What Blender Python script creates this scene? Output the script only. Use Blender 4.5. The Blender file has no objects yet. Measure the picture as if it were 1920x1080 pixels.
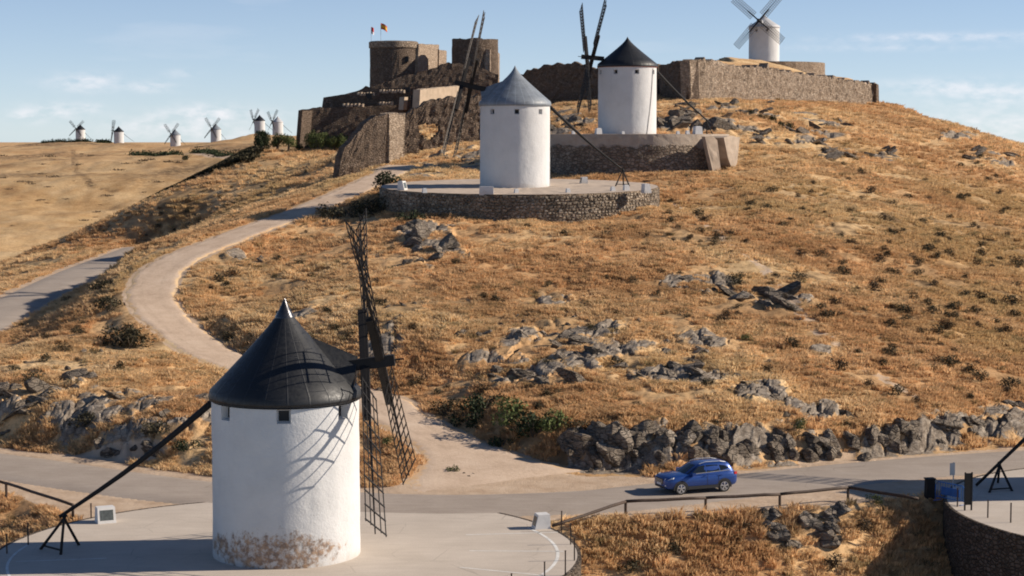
import bpy, bmesh, math, random
import numpy as np
from mathutils import Vector, Matrix

R_ = math.radians
SC = bpy.context.scene
COL = SC.collection

# ------------------------------------------------------------------ camera, sky, sun, exposure
CAM_H, FPX, HORIZ = 20.0, 3600.0, 250.0
PITCH = math.atan((540 - HORIZ) / FPX)
cam_d = bpy.data.cameras.new('camera')
cam_d.sensor_width = 36.0
cam_d.lens = 36.0 * FPX / 1920.0
cam_d.clip_start, cam_d.clip_end = 1.0, 60000.0
cam = bpy.data.objects.new('camera', cam_d)
cam.location = (0, 0, CAM_H)
cam.rotation_euler = (math.pi / 2 - PITCH, 0, 0)
COL.objects.link(cam)
SC.camera = cam

SUN_EL, SUN_PHI = R_(27.0), R_(5.0)          # elevation; degrees behind the +X axis
sun_dir = Vector((math.cos(SUN_EL) * math.cos(SUN_PHI), math.cos(SUN_EL) * math.sin(SUN_PHI), math.sin(SUN_EL)))
sl = bpy.data.lights.new('sun', 'SUN')
sl.energy, sl.angle, sl.color = 4.6, R_(0.53), (1.0, 0.885, 0.74)
so = bpy.data.objects.new('sun', sl)
so.rotation_euler = sun_dir.to_track_quat('Z', 'Y').to_euler()
COL.objects.link(so)

world = bpy.data.worlds.new('World')
SC.world = world
world.use_nodes = True
wn, wl = world.node_tree.nodes, world.node_tree.links
bg = wn['Background']
sky = wn.new('ShaderNodeTexSky')
sky.sky_type = 'NISHITA'
sky.sun_disc = False
sky.sun_elevation = SUN_EL
sky.sun_rotation = math.pi / 2 - SUN_PHI
sky.altitude = 2000
sky.air_density, sky.dust_density, sky.ozone_density = 0.7, 0.15, 3.5
bg.inputs['Strength'].default_value = 0.075

SC.view_settings.view_transform = 'Standard'
SC.view_settings.look = 'None'
SC.view_settings.exposure = 0.54
SC.view_settings.gamma = 1.0
SC.view_settings.use_curve_mapping = False
SC.cycles.filter_width = 1.9
SC.cycles.max_bounces = 5
SC.cycles.diffuse_bounces = 3
SC.cycles.glossy_bounces = 2
SC.cycles.transparent_max_bounces = 6

def wmath(op, a, b=None, c=None):
    n = wn.new('ShaderNodeMath'); n.operation = op
    for i, v in enumerate((a, b, c)):
        if v is None: continue
        if isinstance(v, (int, float)): n.inputs[i].default_value = v
        else: wl.new(v, n.inputs[i])
    return n.outputs[0]

tc = wn.new('ShaderNodeTexCoord')
sep = wn.new('ShaderNodeSeparateXYZ'); wl.new(tc.outputs['Generated'], sep.inputs[0])
# azimuth and elevation of the ray (true sky directions)
az = wmath('ARCTAN2', sep.outputs[0], sep.outputs[1])
el = wmath('ARCSINE', sep.outputs[2])
def cloud_noise(sx, sy, sc, det, seed):
    cv = wn.new('ShaderNodeCombineXYZ')
    wl.new(wmath('MULTIPLY', az, sx), cv.inputs[0]); wl.new(wmath('MULTIPLY', el, sy), cv.inputs[1])
    cv.inputs[2].default_value = seed
    nz = wn.new('ShaderNodeTexNoise'); nz.inputs['Scale'].default_value = sc
    nz.inputs['Detail'].default_value = det; nz.inputs['Roughness'].default_value = 0.55
    wl.new(cv.outputs[0], nz.inputs['Vector'])
    return nz.outputs['Fac']
def adir(px, py):
    d = Vector(((px - 960) / FPX, math.cos(PITCH) + (540 - py) / FPX * math.sin(PITCH), -math.sin(PITCH) + (540 - py) / FPX * math.cos(PITCH))).normalized()
    return math.atan2(d.x, d.y), math.asin(d.z)
PUFFS = [  # px, py, half width px, half height px, strength
    (160, 155, 60, 15, .75), (283, 163, 42, 10, .6), (105, 207, 52, 13, .75), (395, 213, 80, 16, .85), (50, 219, 32, 12, .6),
    (343, 139, 30, 8, .35), (172, 202, 18, 9, .5), (300, 238, 110, 20, .6), (1740, 162, 95, 14, .45), (1860, 178, 110, 22, .6),
    (1790, 70, 230, 9, .38), (1640, 90, 190, 7, .30), (1860, 235, 150, 30, .6), (1720, 70, 120, 6, .2), (470, 258, 120, 18, .4), (520, 215, 40, 10, .3)]
fine = cloud_noise(90.0, 210.0, 1.0, 5.0, 3.1)
tot = None
for px, py, hw, hh, st in PUFFS:
    a0, e0 = adir(px, py)
    dx = wmath('DIVIDE', wmath('SUBTRACT', az, a0), hw / FPX)
    dy = wmath('DIVIDE', wmath('SUBTRACT', el, e0), hh / FPX)
    r2 = wmath('ADD', wmath('MULTIPLY', dx, dx), wmath('MULTIPLY', dy, dy))
    g = wmath('POWER', 2.718, wmath('MULTIPLY', r2, -1.0))
    g = wmath('MULTIPLY', g, st * 0.8)
    tot = g if tot is None else wmath('ADD', tot, g)
sh = wmath('MULTIPLY_ADD', fine, 3.4, -1.25)
sh = wmath('MINIMUM', wmath('MAXIMUM', sh, 0.0), 1.0)
tot = wmath('MULTIPLY', tot, sh)
# sparse thin cloud all round the low sky
gen = cloud_noise(7.0, 40.0, 1.0, 5.0, 8.4)
gen = wmath('MULTIPLY', wmath('MAXIMUM', wmath('SUBTRACT', gen, 0.60), 0.0), 0.8)
tot = wmath('MINIMUM', wmath('ADD', tot, gen), 0.85)
tint = wn.new('ShaderNodeMix'); tint.data_type = 'RGBA'; tint.blend_type = 'MULTIPLY'; tint.inputs[0].default_value = 1.0
wl.new(sky.outputs[0], tint.inputs[6]); tint.inputs[7].default_value = (1, 1, 1, 1)
# pale summer haze low over the horizon, the same all the way round
veil = wn.new('ShaderNodeMix'); veil.data_type = 'RGBA'
wl.new(wmath('MULTIPLY', wmath('POWER', 2.718, wmath('MULTIPLY', wmath('MAXIMUM', el, 0.0), -9.0)), 0.42), veil.inputs[0])
wl.new(tint.outputs[2], veil.inputs[6]); veil.inputs[7].default_value = (7.4, 7.9, 8.6, 1)
mix = wn.new('ShaderNodeMix'); mix.data_type = 'RGBA'
wl.new(tot, mix.inputs[0]); wl.new(veil.outputs[2], mix.inputs[6])
CLOUD_RGB = (9.6, 9.2, 9.5, 1)
mix.inputs[7].default_value = CLOUD_RGB
wl.new(mix.outputs[2], bg.inputs['Color'])

# ------------------------------------------------------------------ pixel <-> world
CP, SP = math.cos(PITCH), math.sin(PITCH)
def ray(px, py):
    a, b = (px - 960) / FPX, (540 - py) / FPX
    return np.array([a, CP + b * SP, -SP + b * CP])
def P(px, py, Y):
    d = ray(px, py); k = Y / d[1]
    return Vector((d[0] * k, Y, CAM_H + d[2] * k))
def PZ(px, py, z=0.0):
    d = ray(px, py); k = (z - CAM_H) / d[2]
    return Vector((d[0] * k, d[1] * k, z))

# ------------------------------------------------------------------ numpy noise
_rng = np.random.RandomState(7)
_perm = np.concatenate([_rng.permutation(512)] * 2)
_ang = _rng.rand(512) * 2 * np.pi
_gx, _gy = np.cos(_ang), np.sin(_ang)
def perlin(x, y):
    x = np.asarray(x, float); y = np.asarray(y, float)
    xi, yi = np.floor(x).astype(int), np.floor(y).astype(int)
    xf, yf = x - xi, y - yi
    u, v = xf * xf * xf * (xf * (xf * 6 - 15) + 10), yf * yf * yf * (yf * (yf * 6 - 15) + 10)
    def g(ix, iy, dx, dy):
        h = _perm[(_perm[ix & 511] + iy) & 511]
        return _gx[h] * dx + _gy[h] * dy
    a = g(xi, yi, xf, yf); b = g(xi + 1, yi, xf - 1, yf)
    c = g(xi, yi + 1, xf, yf - 1); d = g(xi + 1, yi + 1, xf - 1, yf - 1)
    return (a + u * (b - a)) + v * ((c + u * (d - c)) - (a + u * (b - a)))
def fbm(x, y, o=4, s=1.0):
    x = np.asarray(x, float); y = np.asarray(y, float); t = 0; am = 1.0
    for i in range(o):
        t = t + am * perlin(x * s + 17.3 * i, y * s - 9.1 * i); s *= 2.03; am *= 0.5
    return t
def sstep(a, b, x):
    t = np.clip((x - a) / (b - a), 0, 1); return t * t * (3 - 2 * t)

# ------------------------------------------------------------------ object helpers
def tag(o, label=None, cat=None, group=None, kind=None):
    if label: o['label'] = label
    if cat: o['category'] = cat
    if group: o['group'] = group
    if kind: o['kind'] = kind
    return o
def empty(name, loc, rz=0.0):
    o = bpy.data.objects.new(name, None); o.empty_display_size = 0.3
    o.location = loc; o.rotation_euler = (0, 0, rz); COL.objects.link(o); return o
def thing(name, label, cat, loc=(0, 0, 0), rz=0.0, group=None):
    return tag(empty(name, loc, rz), label, cat, group)
class MB:
    """collects verts and faces, builds ONE mesh object"""
    def __init__(s): s.v, s.f, s.m = [], [], []
    def add(s, vs, fs, mi=0):
        b = len(s.v); s.v += [tuple(q) for q in vs]
        for f in fs: s.f.append(tuple(b + i for i in f)); s.m.append(mi)
    def box(s, c, h, M=None, mi=0, taper=1.0):
        vs = []
        for z in (-1, 1):
            k = 1.0 if z < 0 else taper
            for x, y in ((-1, -1), (1, -1), (1, 1), (-1, 1)):
                p = Vector((x * h[0] * k, y * h[1] * k, z * h[2]))
                if M is not None: p = M @ p
                vs.append(p + Vector(c))
        s.add(vs, [(0, 3, 2, 1), (4, 5, 6, 7), (0, 1, 5, 4), (1, 2, 6, 5), (2, 3, 7, 6), (3, 0, 4, 7)], mi)
    def bar(s, p0, p1, w, h=None, w1=None, h1=None, up=None, mi=0):
        """rectangular beam"""
        p0, p1 = Vector(p0), Vector(p1); h = h or w; w1 = w1 or w; h1 = h1 or h
        d = (p1 - p0).normalized(); up = Vector(up) if up is not None else Vector((0, 0, 1))
        if abs(d.dot(up)) > 0.98: up = Vector((1, 0, 0))
        a = d.cross(up).normalized(); b = a.cross(d).normalized()
        vs = []
        for p, ww, hh in ((p0, w, h), (p1, w1, h1)):
            for i, j in ((-1, -1), (1, -1), (1, 1), (-1, 1)): vs.append(p + a * (i * ww / 2) + b * (j * hh / 2))
        s.add(vs, [(0, 1, 2, 3), (7, 6, 5, 4), (4, 5, 1, 0), (5, 6, 2, 1), (6, 7, 3, 2), (7, 4, 0, 3)], mi)
    def tube(s, pts, rad, n=8, mi=0, cap=True):
        pts = [Vector(p) for p in pts]
        if isinstance(rad, (int, float)): rad = [rad] * len(pts)
        vs = []; fs = []
        for i, p in enumerate(pts):
            d = (pts[min(i + 1, len(pts) - 1)] - pts[max(i - 1, 0)]).normalized()
            up = Vector((0, 0, 1)) if abs(d.z) < 0.95 else Vector((1, 0, 0))
            a = d.cross(up).normalized(); b = a.cross(d)
            for k in range(n):
                t = 2 * math.pi * k / n
                vs.append(p + (a * math.cos(t) + b * math.sin(t)) * rad[i])
        for i in range(len(pts) - 1):
            for k in range(n):
                fs.append((i * n + k, i * n + (k + 1) % n, (i + 1) * n + (k + 1) % n, (i + 1) * n + k))
        if cap:
            fs.append(tuple(range(n - 1, -1, -1))); fs.append(tuple((len(pts) - 1) * n + k for k in range(n)))
        s.add(vs, fs, mi)
    def lathe(s, prof, n=48, c=(0, 0, 0), mi=0, cap0=False, cap1=False):
        vs = []; fs = []
        for r, z in prof:
            for k in range(n):
                t = 2 * math.pi * k / n
                vs.append((c[0] + r * math.cos(t), c[1] + r * math.sin(t), c[2] + z))
        for i in range(len(prof) - 1):
            for k in range(n):
                fs.append((i * n + k, i * n + (k + 1) % n, (i + 1) * n + (k + 1) % n, (i + 1) * n + k))
        if cap0: fs.append(tuple(range(n - 1, -1, -1)))
        if cap1: fs.append(tuple((len(prof) - 1) * n + k for k in range(n)))
        s.add(vs, fs, mi)
    def mesh(s, name, mats, smooth=False):
        me = bpy.data.meshes.new(name)
        me.from_pydata(s.v, [], s.f)
        for m in (mats if isinstance(mats, (list, tuple)) else [mats]): me.materials.append(m)
        if len(me.materials) > 1: me.polygons.foreach_set('material_index', s.m)
        if smooth: me.polygons.foreach_set('use_smooth', [True] * len(me.polygons))
        me.update(); return me
    def build(s, name, mats, parent=None, smooth=False):
        o = bpy.data.objects.new(name, s.mesh(name, mats, smooth))
        COL.objects.link(o)
        if parent is not None: o.parent = parent
        return o
def fast_mesh(name, V, F, mat, smooth=True):
    me = bpy.data.meshes.new(name)
    n = len(V); me.vertices.add(n); me.vertices.foreach_set('co', np.asarray(V, np.float32).ravel())
    F = np.asarray(F, np.int32); k = F.shape[1]
    me.loops.add(F.size); me.loops.foreach_set('vertex_index', F.ravel())
    me.polygons.add(len(F)); me.polygons.foreach_set('loop_start', np.arange(0, F.size, k, dtype=np.int32))
    me.polygons.foreach_set('loop_total', np.full(len(F), k, np.int32))
    me.polygons.foreach_set('use_smooth', np.full(len(F), smooth))
    if mat: me.materials.append(mat)
    me.update(calc_edges=True); return me
def link(name, me, parent=None):
    o = bpy.data.objects.new(name, me); COL.objects.link(o)
    if parent is not None: o.parent = parent
    return o
def copy_tree(o, parent=None):
    c = o.copy(); COL.objects.link(c)
    if parent is not None: c.parent = parent
    for ch in list(o.children): copy_tree(ch, c)
    return c

# ------------------------------------------------------------------ materials
class NT:
    def __init__(s, name):
        s.m = bpy.data.materials.new(name); s.m.use_nodes = True
        s.n, s.l = s.m.node_tree.nodes, s.m.node_tree.links
        s.b = s.n['Principled BSDF']; s.out = s.n['Material Output']
        s.geo = None
    def pos(s, obj=False):
        if obj:
            t = s.n.new('ShaderNodeTexCoord'); return t.outputs['Object']
        if s.geo is None: s.geo = s.n.new('ShaderNodeNewGeometry')
        return s.geo.outputs['Position']
    def put(s, sock, v):
        if isinstance(v, (int, float)): sock.default_value = v
        elif isinstance(v, tuple): sock.default_value = v if len(v) == 4 else (*v, 1)
        else: s.l.new(v, sock)
    def noise(s, sc, det=4, rough=0.55, vec=None, dist=0.0):
        n = s.n.new('ShaderNodeTexNoise'); n.inputs['Scale'].default_value = sc
        n.inputs['Detail'].default_value = det; n.inputs['Roughness'].default_value = rough
        n.inputs['Distortion'].default_value = dist
        s.l.new(vec if vec is not None else s.pos(), n.inputs['Vector']); return n.outputs['Fac']
    def voro(s, sc, vec=None, feature='F1', out='Distance', rnd=1.0):
        n = s.n.new('ShaderNodeTexVoronoi'); n.feature = feature; n.inputs['Scale'].default_value = sc
        n.inputs['Randomness'].default_value = rnd
        s.l.new(vec if vec is not None else s.pos(), n.inputs['Vector']); return n.outputs[out]
    def mapv(s, vec, scale=(1, 1, 1), rot=(0, 0, 0), loc=(0, 0, 0)):
        n = s.n.new('ShaderNodeMapping'); n.inputs['Scale'].default_value = scale
        n.inputs['Rotation'].default_value = rot; n.inputs['Location'].default_value = loc
        s.l.new(vec, n.inputs['Vector']); return n.outputs[0]
    def ramp(s, fac, stops):
        n = s.n.new('ShaderNodeValToRGB'); e = n.color_ramp.elements
        while len(e) < len(stops): e.new(0.5)
        for i, (p, c) in enumerate(stops):
            e[i].position = p
            if isinstance(c, (int, float)): c = (c, c, c)
            e[i].color = (*c, 1)
        s.l.new(fac, n.inputs[0]); return n.outputs[0]
    def mix(s, fac, a, b, mode='MIX'):
        n = s.n.new('ShaderNodeMix'); n.data_type = 'RGBA'; n.blend_type = mode
        s.put(n.inputs[0], fac); s.put(n.inputs[6], a); s.put(n.inputs[7], b); return n.outputs[2]
    def math(s, op, a, b=None, clamp=False):
        n = s.n.new('ShaderNodeMath'); n.operation = op; n.use_clamp = clamp
        s.put(n.inputs[0], a)
        if b is not None: s.put(n.inputs[1], b)
        return n.outputs[0]
    def attr(s, name):
        n = s.n.new('ShaderNodeAttribute'); n.attribute_name = name; return n.outputs['Fac']
    def xyz(s, vec):
        n = s.n.new('ShaderNodeSeparateXYZ'); s.l.new(vec, n.inputs[0]); return n.outputs
    def bump(s, h, strength=0.5, dist=0.1, prev=None):
        n = s.n.new('ShaderNodeBump'); n.inputs['Strength'].default_value = strength; n.inputs['Distance'].default_value = dist
        s.l.new(h, n.inputs['Height'])
        if prev is not None: s.l.new(prev, n.inputs['Normal'])
        s.l.new(n.outputs[0], s.b.inputs['Normal']); return n.outputs[0]
    def fin(s, col=None, rough=0.8, metal=0.0, spec=0.3):
        if col is not None: s.put(s.b.inputs['Base Color'], col)
        s.put(s.b.inputs['Roughness'], rough); s.put(s.b.inputs['Metallic'], metal)
        s.b.inputs['Specular IOR Level'].default_value = spec
        return s.m

def m_plain(name, c, rough=0.6, metal=0.0, spec=0.4, var=0.25, sc=3.0, obj=True, bump=0.0):
    t = NT(name); v = t.noise(sc, 5, 0.6, t.pos(obj))
    k = tuple(x * (1 - var) for x in c); h = tuple(min(1, x * (1 + var)) for x in c)
    col = t.ramp(v, [(0.3, k), (0.7, h)])
    if bump: t.bump(v, 0.6, bump)
    return t.fin(col, rough, metal, spec)

def straw_colour(t):
    """world-space dry-grass colour shared by soil and tufts"""
    p = t.pos()
    big = t.noise(0.045, 4, 0.6, p, 0.4)
    mid = t.math('ADD', t.math('MULTIPLY', t.noise(0.33, 4, 0.6, p), 0.5), t.math('MULTIPLY', t.noise(0.20, 5, 0.62, t.mapv(p, (0.45, 1.3, 1.0), (0, 0, 0.55))), 0.5))
    c = t.ramp(mid, [(0.25, (0.38, 0.205, 0.085)), (0.42, (0.58, 0.335, 0.138)), (0.58, (0.69, 0.435, 0.20)), (0.75, (0.78, 0.57, 0.31))])
    c2 = t.ramp(mid, [(0.25, (0.55, 0.36, 0.168)), (0.5, (0.73, 0.51, 0.25)), (0.75, (0.82, 0.63, 0.37))])
    c = t.mix(t.ramp(big, [(0.45, 0.0), (0.62, 1.0)]), c, c2)
    rus = t.noise(0.085, 5, 0.62, t.mapv(p, (1, 1, 1), (0, 0, 0), (40, 13, 0)))
    hs = t.n.new('ShaderNodeHueSaturation'); hs.inputs['Saturation'].default_value = 0.90; hs.inputs['Value'].default_value = 1.03; t.l.new(c, hs.inputs['Color']); c = hs.outputs[0]
    c = t.mix(t.ramp(rus, [(0.52, 0.0), (0.68, 0.5)]), c, t.ramp(mid, [(0.3, (0.25, 0.115, 0.045)), (0.7, (0.46, 0.235, 0.095))]))
    return c
PALE = (0.52, 0.36, 0.19)

def mat_terrain():
    t = NT('hill_ground'); p = t.pos()
    c = straw_colour(t)
    pale = t.attr('pale')
    c = t.mix(t.math('MULTIPLY', pale, 0.75), c, t.ramp(t.math('ADD', t.math('MULTIPLY', t.noise(0.12, 5, 0.66, t.mapv(p, (1, .35, 1), (0, 0, .3))), 0.55), t.math('MULTIPLY', t.noise(0.022, 4, 0.6, t.mapv(p, (1, .22, 1), (0, 0, .12))), 0.45)), [(0.36, (0.26, 0.155, 0.072)), (0.46, (0.52, 0.35, 0.17)), (0.60, (0.74, 0.56, 0.33))]))
    # low dead thatch and small clumps
    c = t.mix(1.0, c, (0.92, 0.87, 0.82), 'MULTIPLY')
    f = t.noise(2.2, 6, 0.72, p)
    c = t.mix(t.ramp(f, [(0.38, 0.62), (0.52, 0.0)]), c, (0.13, 0.072, 0.030))
    sc = t.attr('scrub')
    clump = t.noise(0.55, 6, 0.7, p)
    c = t.mix(t.math('MULTIPLY', sc, t.ramp(clump, [(0.42, 0.0), (0.56, 0.85)])), c, (0.115, 0.075, 0.042))
    # bare stony ground
    rk = t.math('ADD', t.attr('rock'), t.math('MULTIPLY', t.math('SUBTRACT', t.noise(0.8, 6, 0.7, p), 0.5), 1.6))
    rc = t.ramp(t.noise(1.6, 7, 0.72, p), [(0.34, (0.105, 0.082, 0.061)), (0.46, (0.215, 0.174, 0.136)), (0.6, (0.335, 0.283, 0.228)), (0.75, (0.45, 0.39, 0.325))])
    crk = t.voro(1.25, t.mapv(p, (1.0, 1.0, 2.6), (0.35, 0.75, 0.2)), 'DISTANCE_TO_EDGE'); cr2 = t.voro(3.1, t.mapv(p, (1.0, 1.0, 2.0), (0.2, 0.6, 0.9)), 'DISTANCE_TO_EDGE')
    rc = t.mix(t.math('MULTIPLY', t.ramp(crk, [(0.0, 0.25), (0.05, 1.0)]), t.ramp(cr2, [(0.0, 0.55), (0.05, 1.0)])), (0.060, 0.050, 0.041), rc)
    c = t.mix(t.ramp(rk, [(0.55, 0.0), (0.72, 1.0)]), c, rc)
    dn = t.noise(0.7, 5, 0.6, p)
    dc = t.ramp(dn, [(0.3, (0.42, 0.30, 0.205)), (0.7, (0.56, 0.43, 0.315))])
    dm = t.math('ADD', t.attr('dirt'), t.math('MULTIPLY', t.math('SUBTRACT', t.noise(1.3, 5, 0.65, p), 0.5), 0.9))
    c = t.mix(t.ramp(dm, [(0.45, 0.0), (0.6, 1.0)]), c, dc)
    h = t.math('ADD', t.math('MULTIPLY', f, 0.5), t.math('MULTIPLY', t.noise(9.0, 4, 0.6, p), 0.25))
    t.bump(h, 0.55, 0.22)
    return t.fin(c, 0.95, 0, 0.1)

def mat_tuft(name, green=0.0):
    t = NT(name)
    c = straw_colour(t)
    oi = t.n.new('ShaderNodeObjectInfo')
    at = t.n.new('ShaderNodeAttribute'); at.attribute_type = 'INSTANCER'; at.attribute_name = 'tint'
    v = t.ramp(at.outputs['Fac'], [(0.0, 0.78), (0.6, 1.03), (1.0, 1.22)])
    c = t.mix(1.0, c, v, 'MULTIPLY')
    ap = t.n.new('ShaderNodeAttribute'); ap.attribute_type = 'INSTANCER'; ap.attribute_name = 'palei'
    c = t.mix(t.math('MULTIPLY', ap.outputs['Fac'], 0.8), c, (0.56, 0.40, 0.20))
    if green: c = t.mix(green, c, (0.075, 0.075, 0.030))
    t.fin(c, 0.85, 0, 0.15)
    tr = t.n.new('ShaderNodeBsdfTranslucent'); t.l.new(c, tr.inputs[0])
    ms = t.n.new('ShaderNodeMixShader'); ms.inputs[0].default_value = 0.5
    t.l.new(t.b.outputs[0], ms.inputs[1]); t.l.new(tr.outputs[0], ms.inputs[2]); t.l.new(ms.outputs[0], t.out.inputs[0])
    return t.m

def mat_leaf(name, a, b):
    t = NT(name); v = t.noise(1.3, 4, 0.6); w = t.noise(7.0, 2, 0.5)
    oi = t.n.new('ShaderNodeObjectInfo')
    c = t.ramp(t.math('ADD', t.math('MULTIPLY', v, 0.6), t.math('MULTIPLY', w, 0.4)), [(0.32, a), (0.66, b)])
    c = t.mix(1.0, c, t.ramp(oi.outputs['Random'], [(0, 0.75), (1, 1.25)]), 'MULTIPLY')
    return t.fin(c, 0.8, 0, 0.2)

def mat_rock():
    t = NT('grey_limestone'); p = t.pos()
    oi = t.n.new('ShaderNodeObjectInfo')
    a = t.noise(1.1, 7, 0.68, p); lay = t.noise(2.0, 6, 0.7, t.mapv(p, (1.0, 1.0, 3.5), (0.5, 0.55, 0)))
    c = t.ramp(t.math('ADD', t.math('MULTIPLY', a, 0.55), t.math('MULTIPLY', lay, 0.45)), [(0.33, (0.105, 0.082, 0.061)), (0.47, (0.225, 0.182, 0.142)), (0.62, (0.355, 0.300, 0.242)), (0.75, (0.46, 0.40, 0.335))])
    och = t.ramp(t.noise(0.9, 4, 0.6, p), [(0.58, 0.0), (0.75, 0.40)])
    c = t.mix(och, c, (0.34, 0.235, 0.135))
    c = t.mix(1.0, c, t.ramp(oi.outputs['Random'], [(0, 0.72), (1, 1.15)]), 'MULTIPLY')
    crk = t.voro(1.25, t.mapv(p, (1.0, 1.0, 2.6), (0.35, 0.75, 0.2)), 'DISTANCE_TO_EDGE'); cr2 = t.voro(3.1, t.mapv(p, (1.0, 1.0, 2.0), (0.2, 0.6, 0.9)), 'DISTANCE_TO_EDGE')
    ck = t.math('MULTIPLY', t.ramp(crk, [(0.0, 0.0), (0.07, 1.0)]), t.ramp(cr2, [(0.0, 0.6), (0.05, 1.0)]))
    c = t.mix(t.math('ADD', t.math('MULTIPLY', ck, 0.5), 0.5), (0.075, 0.062, 0.050), c)
    h = t.math('ADD', t.math('ADD', t.math('MULTIPLY', lay, 0.7), t.math('MULTIPLY', ck, 0.6)), t.math('MULTIPLY', t.noise(7, 5, 0.65, p), 0.35))
    t.bump(h, 1.0, 0.30)
    return t.fin(c, 0.9, 0, 0.2)

def mat_stone(name, lo, mid, hi, sc=2.2, plaster=None):
    t = NT(name); p = t.pos()
    pj = t.mapv(p, (1, 1, 1.55))
    vo = t.voro(sc, pj); vc = t.voro(sc, pj, out='Color'); ed = t.voro(sc, pj, 'DISTANCE_TO_EDGE')
    g = t.n.new('ShaderNodeRGBToBW'); t.l.new(vc, g.inputs[0])
    big = t.noise(0.22, 5, 0.65, p)
    c = t.ramp(t.math('ADD', t.math('MULTIPLY', g.outputs[0], 0.6), t.math('MULTIPLY', big, 0.45)), [(0.2, lo), (0.52, mid), (0.85, hi)])
    c = t.mix(t.ramp(ed, [(0.0, 0.75), (0.10, 0.0)]), c, tuple(x * 0.45 for x in lo))
    c = t.mix(t.ramp(t.noise(0.5, 6, 0.7, p), [(0.5, 0.0), (0.68, 0.5)]), c, tuple(x * 0.6 for x in lo))
    h = t.math('MULTIPLY', t.ramp(ed, [(0, 0), (0.16, 1)]), 1.0)
    if plaster:
        z = t.xyz(p)[2]
        m = t.math('ADD', t.math('MULTIPLY', t.math('SUBTRACT', z, plaster[0]), 0.45), t.math('MULTIPLY', t.noise(0.35, 5, 0.6, p), 1.1))
        pm = t.ramp(m, [(0.45, 0.0), (0.56, 1.0)])
        c = t.mix(pm, c, t.ramp(t.noise(1.2, 5, 0.6, p), [(0.3, plaster[1]), (0.7, plaster[2])]))
        h = t.math('MULTIPLY', h, t.math('SUBTRACT', 1.0, pm))
    t.bump(t.math('ADD', h, t.math('MULTIPLY', t.noise(8, 4, 0.6, p), 0.4)), 0.9, 0.12)
    return t.fin(c, 0.92, 0, 0.15)

def mat_white(name='whitewash', base=(0.585, 0.58, 0.575), stain=0.0, dirty=0.5):
    t = NT(name); p = t.pos(True)
    lump = t.noise(1.6, 6, 0.66, p); fine_ = t.noise(9.0, 5, 0.65, p)
    c = t.ramp(t.noise(0.55, 6, 0.7, p), [(0.3, tuple(x * 0.90 for x in base)), (0.62, base)])
    z = t.xyz(p)[2]
    streak = t.noise(1.0, 5, 0.65, t.mapv(p, (2.2, 2.2, 0.22)))
    c = t.mix(t.ramp(streak, [(0.52, 0.0), (0.78, 0.35 * dirty)]), c, (0.44, 0.42, 0.40))
    # splash dirt at the foot
    foot = t.math('SUBTRACT', t.math('MULTIPLY', t.noise(1.7, 6, 0.7, p), 1.5), t.math('MULTIPLY', z, 0.95))
    c = t.mix(t.ramp(foot, [(0.35, 0.0), (0.75, 0.45)]), c, (0.42, 0.37, 0.31))
    if stain:
        # flaked rusty band on the camera-facing foot of the tower
        n1 = t.math('ADD', t.math('MULTIPLY', t.noise(1.6, 8, 0.74, t.mapv(p, (1.0, 1.0, 0.85)), 0.5), 0.7), t.math('MULTIPLY', t.noise(5.5, 6, 0.75, t.mapv(p, (1.0, 1.0, 0.8))), 0.3))
        x, y, zz = t.xyz(p)
        az_ = t.math('ABSOLUTE', t.math('SUBTRACT', x, -0.5))
        m = t.math('SUBTRACT', t.math('MULTIPLY', n1, 2.5), t.math('ADD', t.math('MULTIPLY', t.math('ABSOLUTE', t.math('SUBTRACT', zz, 0.72)), 0.62), t.math('MULTIPLY', t.math('POWER', az_, 2.0), 0.055)))
        front = t.math('LESS_THAN', y, 0.3)
        k = t.math('MULTIPLY', t.ramp(m, [(0.56, 0.0), (0.78, 0.8)]), front)
        k = t.math('MULTIPLY', k, t.ramp(t.noise(3.2, 6, 0.7, p), [(0.40, 0.15), (0.54, 1.0)]))
        rc = t.ramp(t.noise(2.6, 6, 0.75, p), [(0.34, (0.055, 0.032, 0.020)), (0.5, (0.21, 0.105, 0.042)), (0.64, (0.42, 0.25, 0.12)), (0.78, (0.50, 0.42, 0.35))])
        c = t.mix(k, c, rc)
        # fine dark cracks above the band
        cr = t.noise(3.0, 5, 0.8, t.mapv(p, (2.0, 2.0, 0.8)), 1.2)
        ck = t.math('MULTIPLY', t.ramp(cr, [(0.60, 0.0), (0.66, 0.8)]), t.ramp(z, [(0.30, 0.0), (0.34, 1.0), (0.62, 1.0), (0.9, 0.0)]))
    h = t.math('ADD', t.math('MULTIPLY', lump, 0.8), t.math('MULTIPLY', fine_, 0.35))
    t.bump(h, 0.6, 0.10)
    return t.fin(c, 0.9, 0, 0.2)

def mat_wood(name, c=(0.022, 0.018, 0.016), var=0.5):
    t = NT(name); p = t.pos(True)
    v = t.noise(3.0, 6, 0.7, t.mapv(p, (4, 4, 0.7)))
    col = t.ramp(v, [(0.3, tuple(x * (1 - var) for x in c)), (0.7, tuple(x * (1 + var) for x in c))])
    t.bump(v, 0.5, 0.03)
    return t.fin(col, 0.7, 0, 0.35)

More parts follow.
